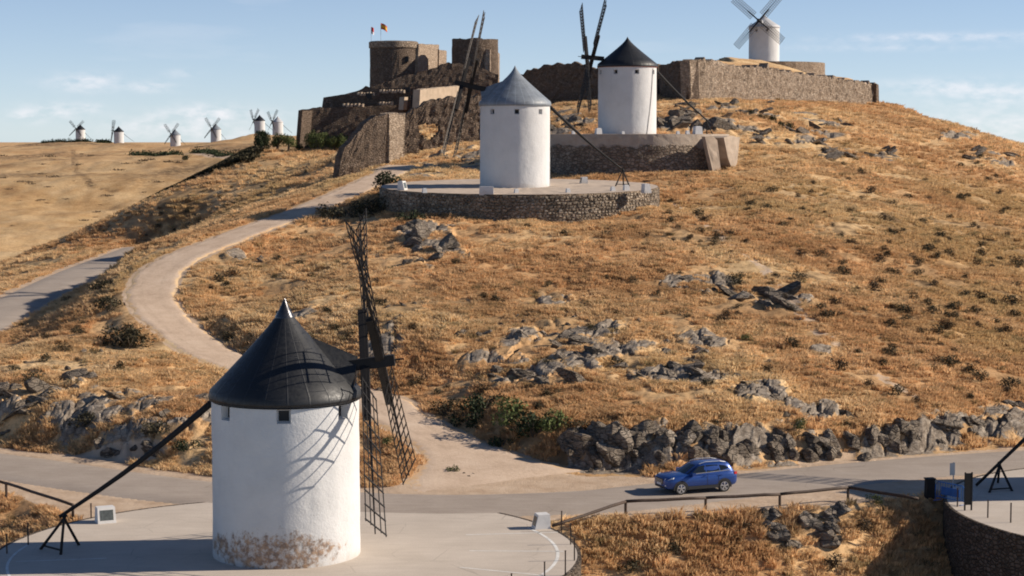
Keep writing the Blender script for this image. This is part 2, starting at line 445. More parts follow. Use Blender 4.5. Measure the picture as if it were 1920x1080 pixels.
def mat_sheet(name, c, rough=0.35, seams=0.0, metal=0.0, var=0.25):
    t = NT(name); p = t.pos(True)
    v = t.noise(1.4, 6, 0.65, p); w = t.noise(6.0, 4, 0.6, p)
    col = t.ramp(v, [(0.3, tuple(x * (1 - var) for x in c)), (0.7, tuple(x * (1 + var) for x in c))])
    r = t.ramp(w, [(0.3, max(0.05, rough - 0.1)), (0.7, min(1, rough + 0.15))])
    h = t.math('ADD', t.math('MULTIPLY', v, 0.7), t.math('MULTIPLY', w, 0.3))
    if seams:
        x, y, z = t.xyz(p); fr = t.math('FRACT', t.math('MULTIPLY', t.math('ARCTAN2', y, x), seams / (2 * math.pi)))
        fz = t.math('FRACT', t.math('ADD', t.math('MULTIPLY', z, 0.92), t.math('MULTIPLY', t.math('FLOOR', t.math('MULTIPLY', t.math('ARCTAN2', y, x), seams / (2 * math.pi))), 0.37)))
        sm = t.math('MAXIMUM', t.ramp(fr, [(0.0, 1.0), (0.05, 0.0), (0.95, 0.0), (1.0, 1.0)]), t.ramp(fz, [(0.0, 1.0), (0.035, 0.0)]))
        col = t.mix(t.math('MULTIPLY', sm, 0.5), col, tuple(q * 2.2 for q in c)); h = t.math('ADD', h, t.math('MULTIPLY', sm, 0.8))
    t.bump(h, 0.3, 0.05)
    return t.fin(col, r, metal, 0.5)

def mat_asphalt(name, lo, hi):
    t = NT(name); p = t.pos()
    a = t.noise(0.35, 5, 0.6, t.mapv(p, (1.0, 1.0, 1.0))); b = t.noise(14, 4, 0.7, p); w = t.noise(1.5, 6, 0.7, t.mapv(p, (0.25, 1.6, 1), (0, 0, R_(12))))
    c = t.ramp(t.math('ADD', t.math('MULTIPLY', a, 0.5), t.math('MULTIPLY', w, 0.5)), [(0.35, lo), (0.65, hi)])
    c = t.mix(1.0, c, t.ramp(b, [(0.3, 0.86), (0.7, 1.08)]), 'MULTIPLY')
    cr = t.voro(0.42, t.mapv(p, (1, 1, 1)), 'DISTANCE_TO_EDGE')
    c = t.mix(t.math('MULTIPLY', t.ramp(cr, [(0.0, 1.0), (0.012, 0.0)]), t.ramp(t.noise(0.25, 3), [(0.5, 0.0), (0.6, 0.5)])), c, tuple(x * 0.5 for x in lo))
    t.bump(b, 0.3, 0.03)
    return t.fin(c, 0.9, 0, 0.2)

def mat_path():
    t = NT('pale_dirt'); p = t.pos()
    a = t.noise(0.5, 5, 0.62, p); b = t.noise(5, 6, 0.7, p)
    c = t.ramp(t.math('ADD', t.math('MULTIPLY', a, 0.6), t.math('MULTIPLY', b, 0.4)), [(0.33, (0.42, 0.31, 0.225)), (0.5, (0.54, 0.41, 0.305)), (0.68, (0.62, 0.49, 0.375))])
    e = t.attr('edge')
    k = t.math('ADD', e, t.math('MULTIPLY', t.math('SUBTRACT', t.noise(1.2, 5, 0.7, p), 0.5), 1.3))
    c = t.mix(t.ramp(k, [(0.62, 0.0), (0.85, 0.8)]), c, straw_colour(t))
    tr = t.ramp(t.attr('rut'), [(0.55, 0.0), (1.0, 0.35)])
    c = t.mix(t.math('MULTIPLY', tr, t.ramp(t.noise(0.9, 4), [(0.4, 0.2), (0.6, 1.0)])), c, (0.30, 0.225, 0.165))
    t.bump(b, 0.5, 0.06)
    return t.fin(c, 0.95, 0, 0.1)
# ------------------------------------------------------------------ terrain heights
MILL1 = Vector((-10.76, 90.5, 0.0)); DISC_R = 14.0
MILL_R = Vector((38.0, 108.0, 0.0))            # the mill just outside the frame on the right
P2C, P2R = Vector((0.75, 192.0, 14.75)), 13.9
P3C, P3R = Vector((14.4, 231.0, 19.9)), 11.6
P4C, P4R = Vector((58.2, 444.0, 36.0)), 13.6

L1_PIX = [  # px, py, depth
 # bank left of the front mill
 (-150,845,121),(-150,760,127),(-150,690,134),(-150,600,150),
 (30,838,120.5),(30,765,124.5),(60,705,131),(30,640,150),(130,850,118.5),(120,770,123.5),(150,690,132),(120,610,150),(260,868,115.3),(250,790,120),(250,700,131),(220,640,142),
 (340,880,113.5),(340,800,118),(350,725,129),(200,560,157),(235,520,166),(230,600,150),
 # dirt path
 (870,845,115.5),(800,810,119.5),(740,775,123.5),(700,745,127),(560,712,133),(420,672,139),(350,630,145),(300,585,151),(283,550,156),(300,510,162),(345,480,168),(420,450,176),(500,420,184),(570,395,192),(630,370,200),(680,347,210),(705,335,216),
 # asphalt road on the left
 (-120,650,150),(0,585,173),(70,548,190),(150,510,215),(230,478,245),(290,455,272),
 # lip between them, flank and spur crest
 (311,447,184),(250,482,178),(400,425,195),(520,385,206),(600,350,222),
 (50,485,297),(125,451.5,297.6),(200,418,298.2),(270,385,298.8),(340,352,299.3),(410,318.5,299.8),(480,285,300.3),(-40,526,296.2),(427,385,265),(560,330,275),(630,338,234),(560,289,298),(640,290,290),(805,226,280),(850,220,286),(770,232,280),(120,470,262),(300,400,275),
 # foot of the main hill
 (960,855,113.5),(960,790,119),(1050,860,113),(1060,800,117),(1200,868,112.5),(1200,803,116),(1320,862,113.5),(1320,800,117),(1450,856,114.5),(1450,795,118),(1580,848,115.8),(1580,795,119.5),(1700,842,117),(1700,795,121),(1820,834,119.5),(1820,790,123),(1920,826,122),(1920,780,126),(820,770,124),(780,720,130),(2100,815,126),(2100,760,131),
 # main hill face
 (960,700,129),(960,600,142),(960,500,158),(960,430,172),(820,640,136),(700,600,141),(700,500,160),(700,430,176),(525,570,150),(600,640,139),(450,560,157),(450,480,172),(560,450,178),
 (1200,700,128),(1200,600,141),(1200,500,157),(1200,425,174),(1450,700,128),(1450,600,143),(1450,500,160),(1450,400,185),(1450,300,225),(1450,230,262),(1450,196,292),
 (1700,700,132),(1700,600,147),(1700,500,168),(1700,400,198),(1700,300,250),(1700,218,318),(1690,203,335),(1920,700,136),(1920,600,154),(1920,500,180),(1920,400,215),(1920,320,256),(1920,278,290),(1800,238,312),(2150,640,150),(2150,480,190),(2150,380,235),
 # round platforms 2 and 3
 (713,392,190),(850,405,180),(975,415,177),(1100,418,179),(1235,400,190),(800,372,190),(1150,385,185),
 (760,318,229),(850,300,235),(900,325,222),(880,268,250),(820,290,240),(1040,330,222),(1110,330,219.5),(1200,328,218.5),(1300,324,220),(1380,316,226),(1290,330,212),(1100,345,212),
 (1060,220,262),(1000,250,258),(1060,198,282),(1000,208,296),(1120,192,296),(1240,215,262),(1340,222,258),(1330,190,282),(1260,192,283),(1550,196,308),(1640,196,332)]
L1_W = [(-20,320,18.5),(0,330,20),(-10,300,20.5),(-8,275,19.2),(30,330,25),(-35,350,15),(-30,310,17.2),(-22,305,18.2),(-16,318,19),(0,420,20),(60,430,24),
 (76,372,14),(92,330,11),(104,295,9),(115,220,9),(150,150,3),(170,260,-8),(110,420,0),(60,560,-10),(-20,520,-5),(140,520,-30),
 (-62,200,1.0),(-70,160,2.0),(-75,230,-1.5),(-80,258,-2.0),(-60,130,2.5),(-90,120,0.0),(-85,320,-8),(-60,340,4),(70,118,0.6),(110,125,1.0)]
pts = [tuple(P(a, b, c)) for a, b, c in L1_PIX] + L1_W
pts = np.array(pts, float)
L2_PIX = [(-500,560,330),(0,545,330),(150,540,330),(350,520,330),(-500,440,450),(0,450,430),(150,462,430),(330,440,430),(0,380,560),(150,392,560),(300,395,540),(-500,360,620),
 (0,320,780),(150,322,780),(300,325,740),(430,330,640),(0,292,1050),(150,282,1100),(260,282,1100),(340,291,980),(430,294,860),(480,290,820),(-400,300,1000),
 (0,279,1330),(80,269,1400),(150,262.5,1430),(222,267,1400),(327,275,1300),(360,277,1290),(405,264,1270),(440,259,1240),(487,249,1220),(540,254,1220),(600,258,1200),(760,262,1150),(-300,288,1300),(480,270,1020),(430,280,1000),(560,280,900)]
p2 = np.array([tuple(P(a, b, c)) for a, b, c in L2_PIX] + [(-400,1750,-5),(-150,1750,0),(0,1700,-5),(-300,2400,-70),(0,2400,-70),(200,1300,-40),(150,900,-30),(300,600,-70),(-700,1200,-60),(-600,500,-40)], float)

class MQ:
    def __init__(s, p, c, lam=0.0):
        s.p, s.c = p, c
        n = len(p)
        d = np.sqrt((p[:, None, 0] - p[None, :, 0]) ** 2 + (p[:, None, 1] - p[None, :, 1]) ** 2 + c * c)
        A = np.zeros((n + 3, n + 3)); A[:n, :n] = d + np.eye(n) * lam
        A[:n, n] = 1; A[:n, n + 1] = p[:, 0]; A[:n, n + 2] = p[:, 1]; A[n:, :n] = A[:n, n:].T
        s.w = np.linalg.solve(A, np.concatenate([p[:, 2], [0, 0, 0]]))
    def __call__(s, x, y):
        x = np.asarray(x, float).ravel(); y = np.asarray(y, float).ravel(); out = np.empty(len(x)); n = len(s.p)
        for i in range(0, len(x), 40000):
            a, b = x[i:i + 40000], y[i:i + 40000]
            d = np.sqrt((a[:, None] - s.p[None, :, 0]) ** 2 + (b[:, None] - s.p[None, :, 1]) ** 2 + s.c ** 2)
            out[i:i + 40000] = d @ s.w[:n] + s.w[n] + a * s.w[n + 1] + b * s.w[n + 2]
        return out
F1, F2 = MQ(pts, 3.0, -0.15), MQ(p2, 9.0)

def poly_dist(x, y, pl, signed=False):
    """distance, along-parameter (segment index + t), side sign to an open polyline"""
    best = np.full(len(x), 1e9); par = np.zeros(len(x)); side = np.zeros(len(x))
    for i in range(len(pl) - 1):
        ax, ay = pl[i][0], pl[i][1]; bx, by = pl[i + 1][0], pl[i + 1][1]
        dx, dy = bx - ax, by - ay; L = dx * dx + dy * dy
        t = np.clip(((x - ax) * dx + (y - ay) * dy) / L, 0, 1)
        d = np.hypot(x - ax - t * dx, y - ay - t * dy)
        m = d < best
        best[m] = d[m]; par[m] = i + t[m]
        cr = dx * (y - ay) - dy * (x - ax); side[m] = np.sign(cr[m])
    return best, par, side
def catmull(p, step=0.6):
    p = [np.array(q, float) for q in p]; p = [2 * p[0] - p[1]] + p + [2 * p[-1] - p[-2]]
    out = []
    for i in range(1, len(p) - 2):
        n = max(2, int(np.linalg.norm(p[i + 1] - p[i]) / step))
        for k in range(n):
            t = k / n
            out.append(0.5 * (2 * p[i] + (p[i + 1] - p[i - 1]) * t + (2 * p[i - 1] - 5 * p[i] + 4 * p[i + 1] - p[i + 2]) * t * t + (3 * p[i] - p[i - 1] - 3 * p[i + 1] + p[i + 2]) * t ** 3))
    out.append(p[-2]); return np.array(out)

# road past the mill (z = 0): centreline from photo edges
ROAD_C = catmull([(-75, 146, 0), (-55, 131.5, 0), (-40, 121, 0), (-30.5, 114.8, 0), (-23, 109.5, 0), (-16.9, 106.0, 0), (-10, 103.6, 0), (-3.2, 102.6, 0), (4.1, 103.7, 0), (8.6, 105.9, 0), (16.8, 110.6, 0), (24, 114.2, 0), (31.6, 117.2, 0), (42, 120, 0), (60, 123, 0), (90, 126, 0)], 1.0)
ROAD_HW = 3.3
PATH_C = catmull([(1.2, 107.6, 0.0), (-0.8, 110.2, 0.12)] + [tuple(P(a, b, c)) for a, b, c in L1_PIX if (a, b) in ((870,845),(800,810),(740,775),(700,745),(560,712),(420,672),(350,630),(300,585),(283,550),(300,510),(345,480),(420,450),(500,420),(570,395),(630,370),(680,347),(705,335))] + [(-14.2, 224, 15.5), (-13.6, 232, 16.2)], 0.6)
PATH_DIP = True
def path_hw(s):   # s = arc length from the junction
    return 1.95 + 5.2 * np.exp(-(s / 5.5) ** 2) + 0.5 * np.exp(-(s / 16.0) ** 2)
PATH_S = np.concatenate([[0], np.cumsum(np.hypot(*np.diff(PATH_C[:, :2], axis=0).T))])
PATH_R = PATH_C.copy(); PATH_R[:, 2] -= 0.22 * np.clip(1 - (PATH_S - 1.0) / 3.0, 0, 1)
ROAD2_C = catmull([tuple(P(a, b, c)) for a, b, c in ((-420, 800, 128), (-250, 720, 138), (-120, 650, 150), (0, 585, 173), (70, 548, 190), (150, 510, 215), (230, 478, 245), (268, 463, 262))], 1.0)
ROAD2_HW = 2.7
CREST = np.array([(-140, 290), (-110, 293.5), (-75, 297.6), (-40, 301.0), (-35, 318), (-28, 360), (-15, 420), (10, 520), (20, 700)], float)
TERR = [(27.2, 287.5), (61.5, 334.5), (72, 380), (82, 470), (46, 480), (40, 400), (31, 330), (25.5, 303)]

EXTRA = []
def inside(x, y, poly):
    r = np.zeros(len(x), bool); j = len(poly) - 1
    for i in range(len(poly)):
        xi, yi = poly[i]; xj, yj = poly[j]
        c = ((yi > y) != (yj > y)) & (x < (xj - xi) * (y - yi) / (yj - yi + 1e-12) + xi)
        r ^= c; j = i
    return r

def terrain(x, y, detail=True, masks=False):
    x = np.asarray(x, float).ravel(); y = np.asarray(y, float).ravel(); n = len(x)
    z1 = np.full(n, -60.0)
    near = (y < 760) & (np.abs(x) < 260)
    z1[near] = F1(x[near], y[near])
    rough = np.ones(n)
    if detail:
        q = near & (y < 520)
        a = fbm(x[q], y[q], 3, 0.11) * 0.45 + fbm(x[q] * 0.8 + 0.5 * y[q], y[q] - 0.4 * x[q], 4, 0.42) * 0.22
        b = np.abs(fbm(x[q] + 31, y[q] * 1.3, 4, 0.33)); 
        a += 0.10 * fbm(x[q], y[q], 3, 1.3) - 0.25 * (0.35 - np.minimum(b, 0.35))
        a = a * np.where((x[q] < -30) & (y[q] > 265), 0.35, 1.0)
        z1[q] += a * 0.85 * sstep(0, 5, np.abs(y[q] - 108) ) 
    # drop beyond the spur crest and beyond the right-hand skyline
    d, par, side = poly_dist(x, y, CREST)
    beyond = (side > 0) & (y > 285)
    z1 = np.where(beyond & near, z1 - 0.75 * d + 0.55 * np.minimum(d, 2.0), z1)
    # terrace behind the fortress wall
    ins = inside(x, y, TERR)
    zt = 29.3 - 0.1445 * (x - 26.6) + 0.0683 * (y - 286.5) - 0.004 * np.maximum(0, (y - 286) - 1.2 * (x - 26)) ** 1.0
    zt = zt + 1.75 * (1 - sstep(53, 66, x)) * sstep(325, 415, y)
    if detail: zt = zt + 0.3 * fbm(x, y, 3, 0.15)
    z1 = np.where(ins, np.maximum(z1, np.minimum(zt, np.where(x < 44, 34.0, 35.85))), z1)
    # road zone, forecourt, gully
    d, par, side = poly_dist(x, y, ROAD_C)
    far = side > 0
    sh = np.where(x < -12, 5.0, np.where(x < 6, 4.4, 4.2)) + 0.5 * perlin(x * 0.3, y * 0.3)
    wz = sstep(0, 2.2, d - sh)
    shn = np.interp(x, [-40, -32, -27, -23, -20, 0, 2, 5, 10, 14, 18, 22, 40], [4.6, 5.2, 6.3, 9.0, 9.0, 8.0, 4.6, 4.7, 5.9, 6.8, 7.4, 7.4, 5.5])
    dist_near = np.maximum(0, d - shn)
    k = np.where(x < -10, 0.16, 0.66)
    gz = -np.minimum(k * dist_near ** 1.0 + (0.22 * fbm(x, y, 4, 0.45) + .25 if detail else 0) * np.minimum(1, dist_near / 2.5), 6.5) - 0.06
    low = y < 150
    z1 = np.where(low, np.where(far, -0.06 * (1 - wz) + wz * z1, gz), z1)
    dd = np.minimum(np.hypot(x - MILL1.x, y - MILL1.y), np.hypot(x - 37.5, y - 101.5))
    z1 = np.where(dd < DISC_R - 0.4, np.minimum(z1, -0.3), z1)
    onroad = low & (d < ROAD_HW - .1); z1 = np.where(onroad, -0.10, z1)
    # dirt path
    q = (y < 245) & (np.abs(x) < 60)
    dp = np.full(n, 99.0); pp = np.zeros(n); dp[q], pp[q], _ = poly_dist(x[q], y[q], PATH_C[::2] if len(PATH_C) % 2 else PATH_C[::2])
    PC = PATH_C[::2]; PS = PATH_S[::2]
    zp = np.interp(pp, np.arange(len(PC)), PC[:, 2]); s = np.interp(pp, np.arange(len(PC)), PS); hw = path_hw(s)
    w = 1 - sstep(0.15, 2.6, dp - hw)
    ok = q & (y > 106.5)
    z1 = np.where(ok, z1 * (1 - w) + w * (zp - 0.10), z1)
    # left asphalt road
    q2 = (y < 320) & (x < -35); d2 = np.full(n, 99.0); p_2 = np.zeros(n); d2[q2], p_2[q2], _ = poly_dist(x[q2], y[q2], ROAD2_C[::2])
    R2 = ROAD2_C[::2]; zr = np.interp(p_2, np.arange(len(R2)), R2[:, 2])
    w2 = 1 - sstep(0.4, 8.5, d2 - ROAD2_HW)
    z1 = np.where(q2, z1 * (1 - w2) + w2 * (zr - 0.12), z1)
    # round platforms
    for c, r, dz in ((P2C, P2R, 0.6), (P3C, P3R, 0.6)):
        rr = np.hypot(x - c.x, y - c.y); z1 = np.where(rr < r - 0.3, np.minimum(z1, c.z - dz + (0.03 * (y - c.y) if c is P2C else 0)), z1)
    # far hill and plain
    z2 = np.full(n, -70.0); fq = (y > 250) & (y < 2600) & (x < 420) & (x > -900)
    z2[fq] = F2(x[fq], y[fq])
    pyt = np.interp(960 + FPX * x[fq] / y[fq], [-500, 0, 80, 130, 200, 260, 330, 370, 410, 440, 480, 540, 600, 760], [290, 278, 267, 264, 267, 270, 276, 272, 266.5, 261, 250.5, 254, 258, 262])
    cap = CAM_H + y[fq] * np.tan(np.arctan((540 - pyt) / FPX) - PITCH)
    z2[fq] = np.where(y[fq] > 500, np.minimum(z2[fq], cap), z2[fq])
    if detail:
        z2[fq] += 0.45 * fbm(x[fq], y[fq], 3, 0.018) + 1.15 * fbm(x[fq] * 1.0, y[fq] * 0.40, 4, 0.05) + 0.25 * fbm(x[fq], y[fq], 3, 0.11)
    z = np.maximum(np.maximum(z1, z2), -70.0)
    if len(EXTRA): z = z + sum(f(x, y) for f in EXTRA)
    if not masks: return z
    m = {}
    m['far2'] = (z2 > z1) & (z2 > -69)
    m['path_d'], m['road_d'], m['road_far'], m['road2_d'] = dp - hw, d, far, d2
    return z, m

def hit(px, py, y0=109.0, y1=1500.0):
    """first point of the ground seen through a photo position"""
    Y = np.concatenate([np.arange(y0, 340, 0.25), np.arange(340, y1, 2.0)])
    d = ray(px, py); k = Y / d[1]
    X, Z = d[0] * k, CAM_H + d[2] * k
    g = terrain(X, Y)
    b = np.nonzero(g >= Z)[0]
    if not len(b): return None
    i = b[0]
    return Vector((X[i], Y[i], g[i]))
def zat(x, y): return float(terrain([x], [y])[0])

# ------------------------------------------------------------------ ground sheet
tx = np.concatenate([np.linspace(-1.1, -0.30, 44, endpoint=False), np.linspace(-0.30, 0.30, 520, endpoint=False), np.linspace(0.30, 1.1, 45)])
ys = [70.0]
while ys[-1] < 340: ys.append(ys[-1] + (0.27 if ys[-1] < 130 else 0.27 + 0.30 * (ys[-1] - 130) / 200))
while ys[-1] < 1600: ys.append(ys[-1] * 1.0085)
while ys[-1] < 16000: ys.append(ys[-1] * 1.16)
ys = np.array(ys)
TX, YY = np.meshgrid(tx, ys)
XX = TX * YY
Zg, MK = terrain(XX, YY, masks=True)
NX, NY = len(tx), len(ys)
V = np.stack([XX.ravel(), YY.ravel(), Zg], 1)
i0 = (np.arange(NY - 1)[:, None] * NX + np.arange(NX - 1)[None, :]).ravel()
FQ = np.stack([i0, i0 + 1, i0 + NX + 1, i0 + NX], 1)
print('ground verts', len(V))
M_TERR = mat_terrain()
me = fast_mesh('ground', V, FQ, M_TERR)
xr, yr = XX.ravel(), YY.ravel()

def blobs(lst, x, y, soft=0.6):
    """union of soft spots placed by world position (px, py, radius x m, radius y m)"""
    m = np.zeros(len(x))
    for px, py, rx, ry, ang in lst:
        h = hit(px, py)
        if h is None: continue
        c, s = math.cos(ang), math.sin(ang)
        q = (np.abs(x - h.x) < 2 * (rx + ry)) & (np.abs(y - h.y) < 2 * (rx + ry))
        u = (x[q] - h.x) * c + (y[q] - h.y) * s; v = -(x[q] - h.x) * s + (y[q] - h.y) * c
        m[q] = np.maximum(m[q], 1 - sstep(1 - soft, 1.15, np.hypot(u / rx, v / ry)))
    return m
ROCKY = [ # px, py, rx, ry, angle
 (90,745,5,4,0),(180,770,5,4,.3),(30,790,5,3,0),(300,780,5,4,0),(360,770,4,4,0),(430,790,3,3,0),
 (800,445,3.2,8,.2),(830,480,3,5,.2),(460,485,2.5,4,0),
 (1030,640,5,6,-.3),(1150,670,5,6,-.3),(1230,690,6,4,-.3),(1300,705,4,3,-.3),(980,700,4,4,0),(900,700,3,4,0),(1110,620,3,3,0),(1320,640,2.5,3,0),
 (1440,560,5,4,-.4),(1340,535,4,4,-.4),(1290,530,3,3,0),(1420,735,4,3,0),(1520,770,3,2.5,0),(1150,610,2,2,0),
 (1090,850,3.5,2.2,.6),(1150,835,4,2.5,.6),(1230,840,4,2.4,.6),(1330,835,4,2.4,.6),(1420,845,4,2.4,.6),(1500,850,4,2.4,.6),(1600,840,4,2.4,.6),(1700,830,4,2.4,.6),(1800,815,4,2.4,.6),(1880,790,4,3,.6),
 (1540,225,6,6,.8),(1560,250,8,3,.9),(1480,262,9,4,.9),(1600,285,10,4,.9),(1650,300,7,3,.9),(1300,232,6,6,0),(1380,240,4,6,0),(1250,235,4,5,0),(1420,215,5,3,.3),(1330,205,6,2,.3),
 (1080,230,4,8,0),(1060,240,4,6,0),(1060,215,3,6,0),(830,300,4,8,0),(870,310,3,6,0),(790,330,3,4,0),(880,290,3,6,0),
 (1870,300,12,3,1.2),(1800,255,14,2.4,1.1),(740,600,2,3,0),(560,590,2.5,3,0),(460,580,2,3,0),(720,640,2,3,0),(1040,560,2,3,0),(1540,660,2,1.6,0)]
rock_mask = blobs(ROCKY, xr, yr)
rock_mask = rock_mask * np.where(yr < 124, sstep(-.34, .06, fbm(xr, yr, 3, .27)), sstep(-.22, .10, fbm(xr + 5, yr, 4, .21)))
SCRUB = [(250,640,8,4,0),(200,560,6,4,0),(560,320,14,16,0),(450,380,14,18,0),(330,430,12,18,0),(200,470,14,16,0),(880,760,6,3,.3),(1000,790,6,3,.3),(1080,850,4,2,.3),(230,850,6,2,0),(700,375,4,6,0),(1500,440,30,14,.3),(1750,560,26,14,.3),(1850,440,30,18,0),(1700,660,16,6,0),(500,500,10,8,0),(800,580,10,8,0),(1200,560,20,10,0)]
scrub = blobs(SCRUB, xr, yr, 0.9)
lw = 0.35 * sstep(-0.1, 0.5, fbm(xr, yr, 3, 0.03))
scrub = np.maximum(scrub, lw)
far2 = MK['far2'].astype(float)
pale = np.maximum(far2 * np.clip(1.0 - 0.75 * sstep(650, 1100, yr + 260 * fbm(xr, yr, 3, .006)) , 0, 1), blobs([(1880,480,22,22,0),(1760,440,14,12,0),(1880,560,12,10,0),(1420,390,16,10,.2),(1640,290,8,12,.6),(500,370,5,30,.1),(330,430,5,14,0),(270,500,3,14,0),(1900,380,16,20,0),(1500,360,12,8,0),(640,340,4,20,0),(420,405,4,12,0),(1850,640,8,6,0),(1130,690,12,2.5,0)], xr, yr, 0.9) * 0.9)
t3 = [hit(a, b, 340) for a, b in ((335,289),(380,290),(430,295),(462,300))]
if all(t3):
    c3 = catmull([tuple(q) for q in t3], 4.0); d3, _, _ = poly_dist(xr, yr, c3); TRACK3 = 1 - sstep(2.5, 5.0, d3)
else: TRACK3 = 0
scrub = np.where(far2 > 0, 1.25 * sstep(-.2, .45, fbm(xr, yr * 0.35, 4, 0.022)) * sstep(350, 900, yr) + 0.12, scrub)
pd, rd, rf, r2 = MK['path_d'], MK['road_d'], MK['road_far'], MK['road2_d']
dirt = np.maximum(1 - sstep(-0.2, 0.9, pd), np.where((yr < 150), 1 - sstep(4.2, 5.6, rd), 0))
dirt = np.maximum(dirt, 1 - sstep(ROAD2_HW + 0.2, ROAD2_HW + 1.6, r2))
shn_ = np.interp(xr, [-40, -32, -27, -23, -20, 0, 2, 5, 10, 14, 18, 22, 40], [4.6, 5.2, 6.3, 9.0, 9.0, 8.0, 4.6, 4.7, 5.9, 6.8, 7.4, 7.4, 5.5])
dirt = np.where((yr < 115) & ~rf, 1 - sstep(-0.3, 0.25, rd - shn_), dirt)
dirt = np.where((rock_mask > .25) & (rd > 3.7), np.minimum(dirt, 0.25), dirt)
dirt = np.maximum(dirt, blobs([(330,905,6,1.2,0),(150,860,8,1.4,-.3)], xr, yr))
trail = catmull([tuple(hit(a, b)) for a, b in ((1265,385),(1345,435),(1400,480),(1450,530),(1500,585),(1560,640),(1640,700),(1720,745))], 1.0)
td, _, _ = poly_dist(xr, yr, trail)
dirt = np.maximum(dirt, 0.60 * (1 - sstep(0.35, 1.1, td)))
tr2 = [hit(a, b, 340) for a, b in ((136,280),(142,315),(165,338),(190,352),(214,360))]
if all(tr2):
    t2 = catmull([tuple(q) for q in tr2], 4.0); td2, _, _ = poly_dist(xr, yr, t2)
    scrub = np.maximum(scrub, (1 - sstep(0.7, 1.9, td2)) * 1.1)
rock_mask = np.where(far2 > 0, 0.1, rock_mask); dirt = np.maximum(dirt, TRACK3)
# bedrock relief: tilted blocks split by joints, leaning down to the right
def blocks(x, y, s, seed):
    u, v = (x * math.cos(.5) + y * math.sin(.5)) / s, (-x * math.sin(.5) + y * math.cos(.5)) / (s * .6)
    iu, iv = np.floor(u).astype(int), np.floor(v).astype(int); b1 = np.full(len(x), 9.0); b2 = np.full(len(x), 9.0); hh = np.zeros(len(x))
    for du in (-1, 0, 1):
        for dv in (-1, 0, 1):
            h1 = _perm[(_perm[(iu + du + seed) & 511] + iv + dv) & 511]; h2 = _perm[(h1 + 77) & 511]; h3 = _perm[(h1 + 191) & 511]; h4 = _perm[(h2 + 53) & 511]
            cu, cv_ = iu + du + .15 + .7 * h1 / 511, iv + dv + .15 + .7 * h2 / 511
            d = np.hypot(u - cu, v - cv_); hv = h3 / 511 + (u - cu) * (h4 / 511 - .35) * .9 + (v - cv_) * (h1 / 511 - .5) * .7
            m1 = d < b1; b2 = np.where(m1, b1, np.minimum(b2, d)); hh = np.where(m1, hv, hh); b1 = np.where(m1, d, b1)
    return hh - 0.9 * (1 - np.clip((b2 - b1) / .16, 0, 1))
rq = (rock_mask > 0.03) & (yr < 345) & (far2 < .5)
xq, yq = xr[rq], yr[rq]; sc_q = np.interp(yq, [110, 200, 330], [1.0, 1.5, 2.4])
rel = 0.75 * blocks(xq / sc_q, yq / sc_q, 2.3, 3) + 0.32 * blocks(xq / sc_q, yq / sc_q, .95, 9) + 0.15 * fbm(xq, yq, 3, 1.1)
dz = np.zeros(len(xr)); dz[rq] = (rel + .15) * sstep(0.03, 0.6, rock_mask[rq]) * 0.95 * sc_q ** .5 * np.interp(yq, [118, 128], [0.52, 0.32])
dz *= sstep(3.9, 5.2, rd) * sstep(.2, 1.5, pd)
for c_, r_ in ((P2C, P2R), (P3C, P3R)): dz *= np.hypot(xr - c_.x, yr - c_.y) > r_ + .2
V[:, 2] += dz
me.vertices.foreach_set('co', V.astype(np.float32).ravel())
me.polygons.foreach_set('use_smooth', ~((np.where(rq, rock_mask, 0) > .45)[FQ[:, 0]])); me.update()
for nm, arr in (('dirt', dirt), ('rock', rock_mask), ('pale', pale), ('scrub', scrub)):
    a = me.attributes.new(nm, 'FLOAT', 'POINT'); a.data.foreach_set('value', np.asarray(arr, np.float32))
ground = link('ground', me); tag(ground, kind='structure')

# ------------------------------------------------------------------ roads and paths (sheets lying on the ground)
def ribbon(name, C, hw, mat, lift=0.0, nc=9, jitter=0.0, seed=0):
    C = np.asarray(C); n = len(C)
    T = np.gradient(C[:, :2], axis=0); T /= np.linalg.norm(T, axis=1)[:, None]
    N = np.stack([-T[:, 1], T[:, 0]], 1)
    s = np.concatenate([[0], np.cumsum(np.hypot(*np.diff(C[:, :2], axis=0).T))])
    hw = np.full(n, hw) if np.isscalar(hw) else hw
    jl = jitter * fbm(s * 0.6 + seed, s * 0 + 3.3, 4); jr = jitter * fbm(s * 0.6 + seed, s * 0 + 41.7, 4)
    Vv, E, Rt = [], [], []
    for k in range(nc):
        f = k / (nc - 1) * 2 - 1
        w = np.where(f < 0, hw + jr, hw + jl) * f
        z = C[:, 2] + lift - 0.10 * np.maximum(0, abs(f) - 0.86) / 0.14 * (1 if jitter else 1.3)
        Vv.append(np.stack([C[:, 0] + N[:, 0] * w, C[:, 1] + N[:, 1] * w, z], 1)); E.append(np.full(n, max(0, (abs(f) - 0.55) / 0.45)))
        Rt.append(np.exp(-((np.abs(w) - 0.8) / 0.32) ** 2) * (hw < 2.6))
    Vv = np.stack(Vv, 1).reshape(-1, 3)
    i = (np.arange(n - 1)[:, None] * nc + np.arange(nc - 1)[None, :]).ravel()
    F = np.stack([i, i + nc, i + nc + 1, i + 1], 1)[:, ::-1]
    m = fast_mesh(name, Vv, F, mat)
    for nm, a in (('edge', np.stack(E, 1).ravel()), ('rut', np.stack(Rt, 1).ravel())):
        at = m.attributes.new(nm, 'FLOAT', 'POINT'); at.data.foreach_set('value', np.asarray(a, np.float32))
    o = link(name, m); tag(o, kind='structure'); return o
M_ROAD = mat_asphalt('worn_asphalt', (0.30, 0.248, 0.205), (0.40, 0.338, 0.285))
M_PATH = mat_path()
M_CONC = mat_asphalt('pale_concrete', (0.46, 0.395, 0.33), (0.57, 0.495, 0.42))
ribbon('road', ROAD_C, ROAD_HW, M_ROAD, 0.022, 9)
